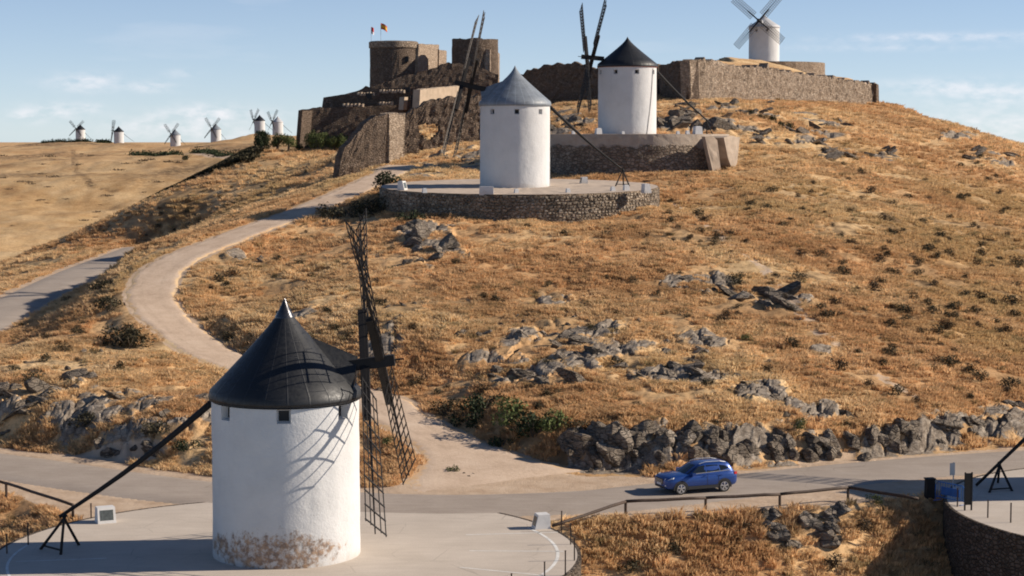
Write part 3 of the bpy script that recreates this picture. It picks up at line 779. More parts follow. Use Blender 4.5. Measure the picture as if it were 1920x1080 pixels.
ribbon('side_road', ROAD2_C, ROAD2_HW, M_ROAD, 0.0, 7)
ribbon('dirt_path', PATH_R[2:], path_hw(PATH_S)[2:], M_PATH, 0.0, 13, 0.45, 5.0)
# ------------------------------------------------------------------ materials used by the buildings
M_WHITE1 = mat_white('whitewash_rust_stained', stain=1.0, dirty=0.45)
M_WHITE = mat_white('whitewash', dirty=0.5)
M_WHITE_B = mat_white('clean_whitewash', (0.64, 0.635, 0.63), dirty=0.2)
M_BLACK_ROOF = mat_sheet('black_painted_metal', (0.0065, 0.0075, 0.010), 0.52, seams=22)
M_GREY_ROOF = mat_sheet('blue_grey_zinc', (0.17, 0.19, 0.215), 0.5, seams=24)
M_WHITE_ROOF = mat_sheet('pale_painted_roof', (0.42, 0.42, 0.43), 0.6, var=0.12)
M_ZINC = mat_sheet('dark_lead_tip', (0.06, 0.06, 0.065), 0.25, metal=0.7)
M_WOOD = mat_wood('tarred_wood', (0.012, 0.010, 0.010))
M_WOOD_BROWN = mat_wood('dark_brown_wood', (0.055, 0.034, 0.024))
M_WOOD_GREY = mat_wood('weathered_grey_wood', (0.17, 0.145, 0.12), 0.35)
M_DARK = m_plain('dark_opening', (0.012, 0.012, 0.014), 0.6)
M_REVEAL = mat_white('whitewashed_reveal', (0.55, 0.545, 0.54), dirty=0.2)
M_RED = m_plain('faded_red_paint', (0.30, 0.10, 0.075), 0.8)
M_CABLE = m_plain('cable_grey', (0.20, 0.19, 0.18), 0.6)

def tower_shell(R0, R1, H, windows, n=96, depth=0.35, winsz=0.5, amp=0.03, seed=0):
    """plastered round wall with real window holes; returns wall MB and list of (azimuth, z)"""
    azs = set(np.round(np.linspace(0, 2 * math.pi, n, endpoint=False), 5)); zs = set(np.round(np.linspace(0, H, 26), 4))
    da = winsz / 2 / R1
    for a, z in windows:
        a %= 2 * math.pi
        azs = {q for q in azs if not (abs((q - a + math.pi) % (2 * math.pi) - math.pi) < da * 1.35)}
        azs |= {(a - da) % (2 * math.pi), (a + da) % (2 * math.pi)}
        zs = {q for q in zs if abs(q - z) > winsz * 0.7}
        zs |= {z - winsz / 2, z + winsz / 2}
    azs, zs = sorted(azs), sorted(zs)
    mb = MB(); A = np.array(azs); 
    for z in zs:
        r = R0 + (R1 - R0) * z / H
        nz = amp * fbm(A * R0 * 1.1 + seed * 7, np.full(len(A), z * 0.9), 3)
        nz2 = amp * fbm((A + 2 * math.pi) * R0 * 1.1 + seed * 7, np.full(len(A), z * 0.9), 3)
        k = A / (2 * math.pi); nz = nz2 * (1 - k) + nz * k if False else nz * np.minimum(1, (2 * math.pi - A) * 3)
        for a, e in zip(azs, nz): mb.v.append(((r + e) * math.cos(a), (r + e) * math.sin(a), z))
    m = len(azs)
    for i in range(len(zs) - 1):
        for j in range(m):
            a0, a1 = azs[j], azs[(j + 1) % m] + (2 * math.pi if j == m - 1 else 0)
            ac, zc = (a0 + a1) / 2, (zs[i] + zs[i + 1]) / 2
            if any(abs((ac - a + math.pi) % (2 * math.pi) - math.pi) < da and abs(zc - z) < winsz / 2 for a, z in windows): continue
            mb.f.append((i * m + j, i * m + (j + 1) % m, (i + 1) * m + (j + 1) % m, (i + 1) * m + j)); mb.m.append(0)
    return mb
def window_recess(R, a, z, sz, depth, parent, reveal, pane, inner=0.70):
    """white reveal with a dark shutter set back in the wall"""
    C = Vector((math.cos(a), math.sin(a), 0)); T = Vector((-math.sin(a), math.cos(a), 0)); U = Vector((0, 0, 1)); h = sz / 2
    mb = MB(); out = R * math.cos(h / R) + 0.012
    o = [C * out + T * (i * h) + U * (z + j * h) for i, j in ((-1, -1), (1, -1), (1, 1), (-1, 1))]
    b = [C * (out - depth) + T * (i * h * inner) + U * (z + j * h * inner) for i, j in ((-1, -1), (1, -1), (1, 1), (-1, 1))]
    mb.add(o + b, [(0, 1, 5, 4), (1, 2, 6, 5), (2, 3, 7, 6), (3, 0, 4, 7)])
    w = mb.build('window', reveal, parent)
    mp = MB(); mp.box(C * (out - depth) + U * z, (0.02, h * inner * 1.02, h * inner * 1.02), Matrix((C, T, U)).transposed())
    mp.build('shutter', pane, w)
    return w

def roof_profile(R, h, over=0.08, band=0.42, curve=1.0):
    """flared conical cap: vertical-ish eave band, straight cone, pointed tip"""
    pr = [(R - 0.02, 0.0), (R + over + 0.03, 0.02), (R + over + 0.04, band * 0.35), (R + over - 0.02, band)]
    for f, r in ((0.0, 1.0), (0.14, .835), (0.28, .675), (0.43, .505), (0.57, .352), (0.70, .215), (0.80, .124), (0.885, .063), (0.95, .027), (1.0, .004)):
        if f == 0: continue
        rr = r * curve + (1 - curve) * (1 - f)
        pr.append(((R + over - 0.02) * rr, band + (h - band) * f))
    return pr

def sail(parent, fr, theta, root, L, W, pitch, twist, mats, detail, x_off, nb=9, solid=None):
    """one lattice sail: spar, laths, cross bars. fr = (n, t, b) rotor frame, hub point"""
    hub, n, t, b = fr
    d = b * math.cos(theta) + t * math.sin(theta); w0 = n.cross(d).normalized()
    o = hub + n * x_off
    sp = MB()
    sp.bar(o - d * 0.15, o + d * (root + 1.5), 0.25, 0.22, 0.19, 0.16, up=n); sp.bar(o + d * (root + 1.4), o + d * L, 0.15, 0.13, 0.06, 0.05, up=n)
    spar = sp.build('sail', mats[0], parent)
    def lat(s, off):    # point on the lattice surface
        f = (s - root) / (L - root); ang = pitch + twist * f
        w = w0 * math.cos(ang) + n * math.sin(ang)
        return o + n * 0.05 + d * s + w * off
    offs = (-W / 2, -W / 4, W / 4, W / 2)
    if detail:
        for k, of in enumerate(offs):
            mb = MB(); q = [lat(root + (L - root - 0.25) * i / 8, of * (1 - 0.10 * i / 8)) for i in range(9)]
            mb.tube(q, 0.028, 5); mb.build('lath', mats[1], spar)
        for i in range(nb):
            s = root + 0.1 + (L - root - 0.45) * i / (nb - 1); k = 1 - 0.10 * i / (nb - 1)
            mb = MB(); mb.bar(lat(s, -W / 2 * k - 0.05), lat(s, W / 2 * k + 0.05), 0.06, 0.05, up=n); mb.build('crossbar', mats[1], spar)
    else:
        mb = MB()
        for of in offs: mb.bar(lat(root, of), lat(L - 0.2, of * 0.9), 0.085, 0.06, up=n)
        for i in range(nb):
            s = root + 0.1 + (L - root - 0.45) * i / (nb - 1)
            mb.bar(lat(s, -W / 2), lat(s, W / 2), 0.10, 0.06, up=n)
        mb.build('lattice', mats[1], spar)
    return spar

def make_mill(label, loc, rot_az, R=3.5, H=7.5, roof_h=4.7, roof_mat=None, wall_mat=None, hub_z=9.15, hub_x=(3.7, 4.45), shaft=(2.6, 5.2),
              tilt=8.4, sail_len=9.4, sail_w=1.9, angs=(46, -46), detail=False, windows=(), tip=True, dormer=True, tail=True, tail_len=10.6, tail_z0=7.6, tail_z1=1.7,
              sail_mats=None, band_line=None, group='round white tower windmills', pitch=20, twist=14, n=96, curve=1.0, winsz=0.5, light_windows=(), tail_bow=0.25):
    """rot_az: world azimuth (radians from +X, counter-clockwise) the sails face"""
    t = thing('windmill', label, 'windmill', loc, 0.0, group)
    wall = tower_shell(R, R - 0.02, H, windows, n=n, winsz=winsz, seed=len(label)).build('tower', wall_mat or M_WHITE, t, smooth=True)
    for i, (a, z) in enumerate(windows):
        window_recess(R - 0.02 * z / H, a, z, winsz, 0.34, t, M_REVEAL, M_WHITE_B if i in light_windows else M_DARK)
    pr = roof_profile(R, roof_h, curve=curve)
    mb = MB()
    if tip:
        zt = 0.42 + (roof_h - 0.42) * 0.80; k = [q for q in pr if q[1] <= zt + 1e-6]
        mb.lathe([(r, H + z) for r, z in k], n)
        roof = mb.build('roof', roof_mat, t, smooth=True)
        tp = MB(); kk = [q for q in pr if q[1] >= zt - 1e-6]; tp.lathe([(kk[0][0] + 0.03, H + kk[0][1] - 0.06)] + [(r + 0.025, H + z + 0.02) for r, z in kk], 32); tp.build('roof_tip', M_ZINC if detail else roof_mat, t, smooth=True)
    else:
        mb.lathe([(r, H + z) for r, z in pr], n); roof = mb.build('roof', roof_mat, t, smooth=True)
    u = MB(); u.lathe([(R - 0.6, H - 0.02), (R + 0.10, H - 0.02), (R + 0.10, H + 0.05)], n); u.build('eave', band_line or roof_mat, t)
    c, s = math.cos(rot_az), math.sin(rot_az); ax = Vector((c, s, 0)); ay = Vector((-s, c, 0))
    def W(x, y, z): return ax * x + ay * y + Vector((0, 0, z))
    if dormer:
        d = MB(); k = roof_h / 4.7
        zr0, zr1 = H + 3.15 * k, H + 1.95 * k
        vs = [W(0.5, 0, zr0 + 0.05), W(3.45, 0, zr1), W(3.30, -1.05, H + 0.50 * k), W(0.5, -1.05, H + .50 * k), W(3.30, 1.05, H + 0.50 * k), W(0.5, 1.05, H + .50 * k), W(3.36, -.55, zr1 - 0.75 * k), W(3.36, .55, zr1 - 0.75 * k), W(0.5, -.5, zr0 - 0.6), W(0.5, .5, zr0 - 0.6)]
        d.add(vs, [(0, 8, 6, 1), (8, 3, 2, 6), (0, 1, 7, 9), (9, 7, 4, 5), (1, 6, 7), (6, 2, 4, 7)])
        d.build('dormer', roof_mat, t)
    tl = R_(tilt); n_ = (ax * math.cos(tl) + Vector((0, 0, math.sin(tl)))).normalized(); b_ = (Vector((0, 0, math.cos(tl))) - ax * math.sin(tl)).normalized(); t_ = ay
    mid = (hub_x[0] + hub_x[1]) / 2
    hub = W(mid, 0, hub_z)
    sh_ = MB(); p0, p1 = hub + n_ * (shaft[0] - mid), hub + n_ * (shaft[1] - mid); sh_.bar(p0, p1, 0.52, 0.52); sh_.bar(p1 - n_ * 0.02, p1 + n_ * 0.45, 0.07, 0.07)
    sh_.build('windshaft', M_WOOD, t)
    sm = sail_mats or (M_WOOD, M_WOOD)
    for k, a in enumerate(angs):
        xo = hub_x[k] - mid
        d = b_ * math.cos(R_(a)) + t_ * math.sin(R_(a)); o = hub + n_ * xo
        st = MB(); st.bar(o - d * 3.3, o + d * 3.3, 0.30, 0.28, up=n_); st.build('stock', sm[0] if detail else M_WOOD, t)
        for q in (0, 180):
            sail(t, (hub, n_, t_, b_), R_(a + q), 1.5, sail_len, sail_w, R_(pitch), R_(twist), sm, detail, xo + 0.18, nb=11 if detail else 14)
    if tail:
        tp = MB(); N = 9; q = []
        for i in range(N):
            f = i / (N - 1); x = -(R - 0.4) - (tail_len - R + 0.4) * f
            q.append(W(x, 0.10 * math.sin(3 * f), tail_z0 + (tail_z1 - tail_z0) * f - tail_bow * math.sin(math.pi * f)))
        tp.tube(q, [0.17 - 0.085 * i / (N - 1) for i in range(N)], 8); tp.build('tail_pole', M_WOOD, t, smooth=True)
    return t

AZC = -math.pi / 2    # azimuth that looks at the camera
def waz(deg): return AZC + R_(deg)
mill1 = make_mill('large white windmill in the foreground with black cone roof and rust-stained foot', MILL1, 0.0, detail=True, winsz=0.66, sail_len=9.75, tilt=7.2, pitch=13, sail_w=1.75, wall_mat=M_WHITE1, roof_mat=M_BLACK_ROOF,
                  windows=[(waz(5.3 + 51.4 * k), 7.08) for k in (-2, -1, 0, 1, 2, 3)], tail_z1=1.75, tail_len=10.85, n=120)
mill2 = make_mill('white windmill with blue-grey zinc cone roof on the middle round stone platform', (0.30, 192.0, 14.62), math.pi, roof_mat=M_GREY_ROOF, wall_mat=M_WHITE,
                  H=8.1, roof_h=4.0, hub_z=10.15, hub_x=(4.3, 5.2), shaft=(2.9, 6.0), tilt=12.9, angs=(37, -37), sail_len=8.9, sail_w=1.25, windows=[(waz(3 + 43 * k), 7.5) for k in (-2, -1, 0, 1, 2)], light_windows=(3,),
                  tip=False, dormer=True, tail_len=10.9, tail_z0=8.4, tail_z1=1.65, sail_mats=(M_WOOD, M_WOOD_GREY), pitch=7, twist=6, curve=1.0)
mill3 = make_mill('white windmill with black roof standing on the upper stone platform', (13.8, 231.0, 19.75), R_(180 + 10), roof_mat=M_BLACK_ROOF, wall_mat=M_WHITE,
                  H=8.1, roof_h=3.65, hub_z=9.25, hub_x=(4.2, 4.9), shaft=(2.9, 5.6), tilt=5.0, angs=(40, -40), sail_len=8.4, sail_w=1.6, windows=[(waz(16 + 43 * k), 7.5) for k in (-2, -1, 0, 1, 2)], light_windows=(3,),
                  tip=False, dormer=False, tail_len=10.3, tail_z0=8.2, tail_z1=1.5, band_line=M_RED, sail_mats=(M_WOOD, M_WOOD), pitch=-3, twist=4, curve=0.95)
cb = MB(); cb.tube([Vector((3.52 * math.cos(waz(a)), 3.52 * math.sin(waz(a)), z)) * (1.006 if True else 1) for a, z in ((56, 7.9), (50, 4.5), (42, 1.5), (38, 0.1))], 0.035, 5); cb.build('lightning_cable', M_CABLE, mill3)
mill4 = make_mill('white windmill with pale roof on the hilltop, sails facing the viewer', (57.9, 444.0, 35.9), R_(270 - 24), roof_mat=M_WHITE_ROOF, wall_mat=M_WHITE,
                  H=8.2, roof_h=3.0, hub_z=9.7, hub_x=(4.2, 4.8), shaft=(2.6, 5.2), tilt=8, angs=(40, -50), sail_len=8.0, sail_w=2.0, windows=[(waz(-38), 7.5), (waz(4), 7.5)],
                  tip=False, dormer=True, tail_len=9, tail_z0=8, tail_z1=1.5, sail_mats=(M_WOOD, M_WOOD_GREY), curve=0.8, pitch=6, twist=4)
FAR = [ # px, base py, depth, roof, rotor az deg, rotor angles, H, label
 (151, 263, 1430, M_BLACK_ROOF, 235, (52, -52), 'tiny white windmill at the far left of the distant ridge'),
 (223, 268, 1370, M_BLACK_ROOF, 196, (34, -34), 'tiny black-roofed white windmill second from the left on the distant ridge'),
 (329, 275, 1310, M_GREY_ROOF, 238, (38, -44), 'tiny grey-roofed white windmill in the middle of the distant ridge'),
 (405, 265, 1285, M_GREY_ROOF, 238, (42, -40), 'tiny grey-roofed white windmill right of the middle of the distant ridge'),
 (487, 249, 1270, M_BLACK_ROOF, 210, (40, -44), 'tiny black-roofed white windmill above the round dark tree'),
 (521, 252, 1260, M_WHITE_ROOF, 215, (36, -48), 'tiny pale-roofed white windmill half hidden behind green trees by the castle')]
for px, py, Y, rm, azd, an, lab in FAR:
    p = P(px, py, Y)
    make_mill(lab, p + Vector((0, 0, -0.8)), R_(azd), H=8.6, roof_h=4.2, roof_mat=rm, hub_z=9.6, sail_len=9.0, sail_w=1.9, angs=an, tip=False, n=40, dormer=False, group='white windmills on the far ridge', tail=True, curve=0.8)
# mill just right of the frame: its shadow lies on the road and its tail pole reaches into view
millR = make_mill('white windmill at the right frame edge whose tail pole rests on a trestle', MILL_R, R_(2), roof_mat=M_BLACK_ROOF, wall_mat=M_WHITE, roof_h=2.6, hub_z=8.6, tail_len=11.7, tail_z0=8.3, tail_z1=0.10, tail_bow=0.0,
                  tilt=8, windows=[], tip=False, dormer=False, n=64)

def trestle(name, label, top, feet, brace=(0, 1), group='tail pole trestles'):
    t = thing(name, label, 'trestle', (top[0], top[1], 0 if top[2] < 5 else min(f[2] for f in feet)), 0.0, group)
    o = t.location
    for f in feet:
        mb = MB(); d = (Vector(top) - Vector(f)).normalized()
        mb.tube([Vector(f) - o, Vector(top) + d * 0.22 - o], [0.075, 0.065], 7); mb.build('leg', M_WOOD, t)
    mb = MB(); a, b = (Vector(feet[brace[0]]), Vector(feet[brace[1]])); T = Vector(top)
    mb.bar(a.lerp(T, 0.12) - o, b.lerp(T, 0.12) - o, 0.09, 0.07); mb.build('brace', M_WOOD, t)
    return t
trestle('tail_pole_trestle', 'black wooden three-legged trestle holding the tail pole of the foreground mill', (-21.35, 90.35, 1.72), [tuple(PZ(76, 1030)), tuple(PZ(114, 1040)), tuple(PZ(148, 1022))], group='wooden tail pole trestles')
h2 = 14.75
trestle('tail_pole_trestle', 'small wooden trestle at the right of the middle platform under a long tail pole', (11.05, 192.0, 16.35), [(10.3, 191.4, h2), (11.7, 191.5, h2), (11.2, 193.0, h2)], group='wooden tail pole trestles')
trestle('tail_pole_trestle', 'dark wooden trestle on the upper platform behind the black-roofed mill', (23.6, 233.6, 21.4), [(22.9, 233.2, 19.9), (24.3, 233.3, 19.9), (23.7, 234.4, 19.9)], group='wooden tail pole trestles')
trestle('tail_pole_trestle', 'dark A-frame trestle standing in shadow at the right edge by the road', (27.72, 107.95, 1.22), [tuple(PZ(1855, 924)), tuple(PZ(1898, 921)), (27.9, 109.0, 0.0)], group='wooden tail pole trestles')
# ------------------------------------------------------------------ masonry
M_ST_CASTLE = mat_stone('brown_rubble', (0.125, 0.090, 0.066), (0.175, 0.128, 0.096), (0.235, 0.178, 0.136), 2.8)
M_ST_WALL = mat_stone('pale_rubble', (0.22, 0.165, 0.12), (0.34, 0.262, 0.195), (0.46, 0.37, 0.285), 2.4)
M_ST_LIT = mat_stone('sunlit_rubble', (0.33, 0.245, 0.18), (0.42, 0.32, 0.24), (0.50, 0.395, 0.30), 2.4)  # paler copy of the castle stone, sunlight put into its colour
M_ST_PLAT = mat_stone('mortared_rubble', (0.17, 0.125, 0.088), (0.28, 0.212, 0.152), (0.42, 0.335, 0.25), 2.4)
M_ST_PLAT3 = mat_stone('plastered_rubble', (0.15, 0.115, 0.086), (0.25, 0.195, 0.15), (0.36, 0.29, 0.225), 2.0, plaster=(18.55, (0.33, 0.265, 0.21), (0.42, 0.35, 0.285)))
M_ST_LOOSE = [mat_stone('loose_stone_' + 'abc'[i], tuple(x * k for x in (0.16, 0.125, 0.095)), tuple(x * k for x in (0.27, 0.22, 0.17)), tuple(x * k for x in (0.40, 0.335, 0.265)), 1.1) for i, k in enumerate((0.8, 1.0, 1.2))]
M_ST_DARK = mat_stone('shade_darkened_rubble', (0.08, 0.06, 0.045), (0.125, 0.098, 0.075), (0.18, 0.145, 0.115), 3.2)  # stone colour darkened to make the retaining walls look shaded
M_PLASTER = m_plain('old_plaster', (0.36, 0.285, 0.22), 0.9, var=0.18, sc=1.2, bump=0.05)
M_LIT_STONE = m_plain('sunlit_masonry', (0.40, 0.31, 0.225), 0.9, var=0.15, sc=0.8, bump=0.05)  # sunlight painted into the colour of the castle's lit faces and merlons

def px_wall(name, outline, ends, thick, mat, parent=None, rough=0.18, hole=None, org=None, rag=None, cell=0.55):
    """masonry wall: front face given by (px, py) outline on a vertical plane between two depths.
    ends = ((px0, Y0), (px1, Y1)). Real thickness, rubble relief on the faces, ragged top."""
    (pa, Ya), (pb, Yb) = ends
    A, B = P(pa, 300, Ya), P(pb, 300, Yb); A.z = B.z = 0
    u = (B - A).normalized(); nrm = Vector((u.y, -u.x, 0))      # towards the viewer
    if nrm.y > 0: nrm = -nrm
    def on(px, py):
        d = Vector(ray(px, py)); c = Vector((0, 0, CAM_H))
        k = (A - c).dot(nrm) / d.dot(nrm); return c + d * k
    o2 = [on(*q) for q in outline]
    uv = [((p - A).dot(u), p.z) for p in o2]
    us = [q[0] for q in uv]; vs = [q[1] for q in uv]
    U0, U1, V0, V1 = min(us), max(us), min(vs), max(vs)
    nu = max(2, int((U1 - U0) / cell)); nv = max(2, int((V1 - V0) / cell))
    gu = np.linspace(U0, U1, nu + 1); gv = np.linspace(V0, V1, nv + 1)
    # for each column: top and bottom of the outline (columns of cells stretched to the outline)
    def span(x):
        ys_ = []
        for i in range(len(uv)):
            (x0, y0), (x1, y1) = uv[i], uv[(i + 1) % len(uv)]
            if abs(x1 - x0) < 1e-9: continue
            if min(x0, x1) - 1e-6 <= x <= max(x0, x1) + 1e-6: ys_.append(y0 + (y1 - y0) * (x - x0) / (x1 - x0))
        return (min(ys_), max(ys_)) if ys_ else (V0, V1)
    rg = rag if rag is not None else rough
    mb = MB(); grid = []
    for i, x in enumerate(gu):
        xx = min(max(x, U0 + 1e-4), U1 - 1e-4); lo, hi = span(xx)
        hi += rg * 1.6 * float(fbm([x * 1.3 + len(name)], [V1 * 3.1], 3)[0])
        col = []
        for j in range(nv + 1):
            z = lo + (hi - lo) * j / nv
            e = rough * float(fbm([x * 1.15 + 11], [z * 1.15 + len(outline)], 3)[0])
            col.append((x, z, e))
        grid.append(col)
    idx = {}
    for side in (0, 1):
        for i in range(nu + 1):
            for j in range(nv + 1):
                x, z, e = grid[i][j]
                off = e if side == 0 else -thick + e * 0.5
                p = A + u * x + nrm * off + Vector((0, 0, z - A.z)) - (org or Vector((0, 0, 0)))
                idx[side, i, j] = len(mb.v); mb.v.append(tuple(p))
    def inhole(i, j):
        if not hole: return False
        x = (gu[i] + gu[i + 1]) / 2; z = (grid[i][j][1] + grid[i][j + 1][1] + grid[i + 1][j][1] + grid[i + 1][j + 1][1]) / 4
        h = on(hole[0], hole[1]); hx = (h - A).dot(u); s = Ya / FPX
        return ((x - hx) / (hole[2] * s)) ** 2 + ((z - h.z) / (hole[3] * s)) ** 2 < 1 + 0.25 * math.sin(3 * math.atan2(z - h.z, x - hx))
    H = {(i, j) for i in range(nu) for j in range(nv) if inhole(i, j)}
    def q(*f): mb.f.append(f); mb.m.append(0)
    for i in range(nu):
        for j in range(nv):
            if (i, j) in H:
                for di, dj, e in ((-1, 0, ((i, j), (i, j + 1))), (1, 0, ((i + 1, j + 1), (i + 1, j))), (0, -1, ((i + 1, j), (i, j))), (0, 1, ((i, j + 1), (i + 1, j + 1)))):
                    if (i + di, j + dj) not in H: q(idx[(0,) + e[0]], idx[(0,) + e[1]], idx[(1,) + e[1]], idx[(1,) + e[0]])
                continue
            q(idx[0, i, j], idx[0, i + 1, j], idx[0, i + 1, j + 1], idx[0, i, j + 1])
            q(idx[1, i, j], idx[1, i, j + 1], idx[1, i + 1, j + 1], idx[1, i + 1, j])
    for i in range(nu):
        q(idx[0, i, nv], idx[0, i + 1, nv], idx[1, i + 1, nv], idx[1, i, nv]); q(idx[0, i, 0], idx[1, i, 0], idx[1, i + 1, 0], idx[0, i + 1, 0])
    for j in range(nv):
        q(idx[0, 0, j], idx[0, 0, j + 1], idx[1, 0, j + 1], idx[1, 0, j]); q(idx[0, nu, j], idx[1, nu, j], idx[1, nu, j + 1], idx[0, nu, j + 1])
    o = mb.build(name, mat, parent)
    return o

def round_tower(name, px, Y, Rm, ztop, zbot, mat, parent, org, amp=0.12, batter=0.03, rag=0.2, n=64):
    c = P(px, 300, Y); mb = MB(); nz = 24; a = np.linspace(0, 2 * math.pi, n, endpoint=False)
    top = ztop + rag * fbm(a * 2.2, a * 0 + Rm, 3) * np.minimum(1, (2 * math.pi - a) * 2)
    for j in range(nz + 1):
        f = j / nz
        e = amp * fbm(a * Rm, np.full(n, (zbot + (ztop - zbot) * f)), 3) * np.minimum(1, (2 * math.pi - a) * 2)
        r = Rm + batter * (1 - f) * (ztop - zbot) * 0.3 + e
        for k in range(n): mb.v.append((c.x + r[k] * math.cos(a[k]) - org.x, Y + r[k] * math.sin(a[k]) - org.y, zbot + (top[k] - zbot) * f - org.z))
    for j in range(nz):
        for k in range(n): mb.f.append((j * n + k, j * n + (k + 1) % n, (j + 1) * n + (k + 1) % n, (j + 1) * n + k)); mb.m.append(0)
    mb.f.append(tuple(nz * n + k for k in range(n))); mb.m.append(0)
    return mb.build(name, mat, parent)

CO = P(720, 240, 320); CO.z = 18.0
castle = thing('castle', 'brown stone castle with two round keeps on the hill behind the windmills', 'castle', CO)
ktop = P(739, 76, 326).z
round_tower('keep_tower', 739, 330, 4.02, ktop, 16, M_ST_CASTLE, castle, CO, rag=0.05)
rt = round_tower('keep_tower', 891, 331, 3.95, P(890, 72, 327).z, 16, M_ST_CASTLE, castle, CO, rag=0.45)
# crown band round the left keep
c0 = P(739, 300, 330); mb = MB(); mb.lathe([(4.10, ktop - 1.15), (4.22, ktop - 1.1), (4.22, ktop - 0.12), (4.05, ktop - 0.05)], 64, (c0.x - CO.x, 330 - CO.y, -CO.z)); mb.build('parapet', M_ST_WALL, castle)
def castle_opening(px, py, Y, w, h):
    p = P(px, py, Y); mb = MB(); mb.box(p - CO, (w / 2, 0.25, h / 2)); mb.build('window', M_DARK, castle)
castle_opening(763, 111, 326.6, 0.55, 0.95)
W_ = lambda *a, **k: px_wall(*a, parent=castle, org=CO, **{'rough': 0.09, **k})
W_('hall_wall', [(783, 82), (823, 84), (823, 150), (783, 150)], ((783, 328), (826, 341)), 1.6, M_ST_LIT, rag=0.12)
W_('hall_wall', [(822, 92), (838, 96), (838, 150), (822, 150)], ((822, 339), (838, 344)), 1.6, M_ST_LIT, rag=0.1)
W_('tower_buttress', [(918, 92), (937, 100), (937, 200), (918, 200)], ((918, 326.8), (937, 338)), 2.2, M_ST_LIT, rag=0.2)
W_('curtain_wall', [(690, 165), (735, 150), (760, 142), (788, 136), (800, 131), (818, 127), (840, 116), (872, 122), (905, 128), (935, 140), (935, 200), (690, 200)], ((690, 318), (935, 322)), 1.8, M_ST_CASTLE, rag=0.22, rough=.16)
W_('lit_wall', [(785, 168), (868, 160), (868, 192), (785, 214)], ((785, 301), (868, 316)), 1.2, M_LIT_STONE, rag=0.1)
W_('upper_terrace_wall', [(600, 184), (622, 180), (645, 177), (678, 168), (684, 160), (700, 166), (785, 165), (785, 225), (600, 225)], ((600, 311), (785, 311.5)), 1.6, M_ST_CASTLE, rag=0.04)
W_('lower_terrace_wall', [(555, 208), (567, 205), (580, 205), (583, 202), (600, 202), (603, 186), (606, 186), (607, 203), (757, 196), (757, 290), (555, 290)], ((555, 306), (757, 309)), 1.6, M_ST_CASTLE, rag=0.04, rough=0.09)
W_('lit_pier', [(756, 182), (765, 182), (765, 206), (756, 206)], ((756, 305.5), (765, 308)), 0.8, M_LIT_STONE, rag=0.0)
W_('corner_bastion', [(553, 208), (567, 207), (567, 290), (553, 290)], ((553, 304), (567, 303.4)), 3.0, M_ST_CASTLE, rag=0.1)
# rows of small merlons coloured pale as if sunlit along the terraces
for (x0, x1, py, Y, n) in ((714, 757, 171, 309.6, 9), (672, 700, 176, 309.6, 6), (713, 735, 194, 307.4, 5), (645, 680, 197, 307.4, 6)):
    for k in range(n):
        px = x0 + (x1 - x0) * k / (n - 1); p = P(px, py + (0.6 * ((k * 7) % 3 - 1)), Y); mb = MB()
        mb.box((0, 0, 0), (0.15, 0.22, 0.20 + 0.05 * ((k * 5) % 3)), Matrix.Rotation(R_(35), 3, 'Z')); m = mb.build('merlon', M_LIT_STONE, castle); m.location = p - CO
castle_opening(692, 180, 309.3, 0.9, 0.9); castle_opening(763, 168, 310.2, 1.0, 0.8); castle_opening(777, 190, 309.6, 1.0, 2.0)

def wall_thing(name, label, cat, segs, org_px, group=None):
    (px, py, Y) = org_px; o = P(px, py, Y); t = thing(name, label, cat, o, 0, group)
    for s in segs: px_wall(s[0], s[1], s[2], s[3], s[4], parent=t, org=o, **(s[5] if len(s) > 5 else {}))
    return t
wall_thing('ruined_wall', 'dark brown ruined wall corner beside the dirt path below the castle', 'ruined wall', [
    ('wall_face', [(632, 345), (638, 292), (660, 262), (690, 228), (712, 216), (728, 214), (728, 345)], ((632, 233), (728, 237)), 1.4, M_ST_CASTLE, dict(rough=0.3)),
    ('wall_return', [(728, 214), (758, 214), (758, 330), (728, 345)], ((728, 237), (758, 246)), 1.2, M_ST_WALL, dict(rough=0.4))], (690, 320, 236))  # same wall in paler stone, the colour standing in for sun on it
wall_thing('ruined_wall', 'dark ruined wall with a ragged round hole through it', 'ruined wall', [
    ('wall_face', [(754, 218), (772, 206), (800, 191), (830, 183), (862, 179), (905, 180), (905, 300), (754, 318)], ((754, 249), (905, 253)), 1.0, M_ST_CASTLE, dict(rough=0.28, hole=(804, 246, 21, 16), cell=0.32))], (820, 290, 250))
wall_thing('fortress_wall', 'long pale rubble fortress wall climbing the right side of the hill', 'stone wall', [
    ('bastion_face', [(1236, 122), (1262, 117), (1292, 113), (1292, 215), (1236, 215)], ((1236, 292), (1292, 285)), 2.0, M_ST_CASTLE, dict(rough=0.3)),
    ('wall_face', [(1292, 113), (1330, 112), (1365, 118), (1372, 123), (1440, 127), (1500, 138), (1560, 145), (1602, 152), (1645, 157), (1645, 205), (1292, 205)], ((1292, 285), (1645, 335)), 1.6, M_ST_WALL, dict(rough=0.34, rag=0.62)),
    ('wall_end', [(1642, 157), (1648, 160), (1648, 205), (1642, 205)], ((1642, 335), (1648, 341)), 8.0, M_ST_CASTLE, dict(rough=0.2)),
    ], (1400, 190, 300))
wall_thing('fortress_wall', 'dark ruined wall remnant behind the sails of the upper windmill', 'stone wall', [
    ('wall_face', [(975, 140), (990, 134), (1010, 125), (1040, 119), (1075, 117), (1100, 120), (1116, 130), (1180, 124), (1240, 121), (1240, 235), (975, 235)], ((975, 305), (1240, 298)), 1.8, M_ST_CASTLE, dict(rough=0.42))], (1050, 220, 300))

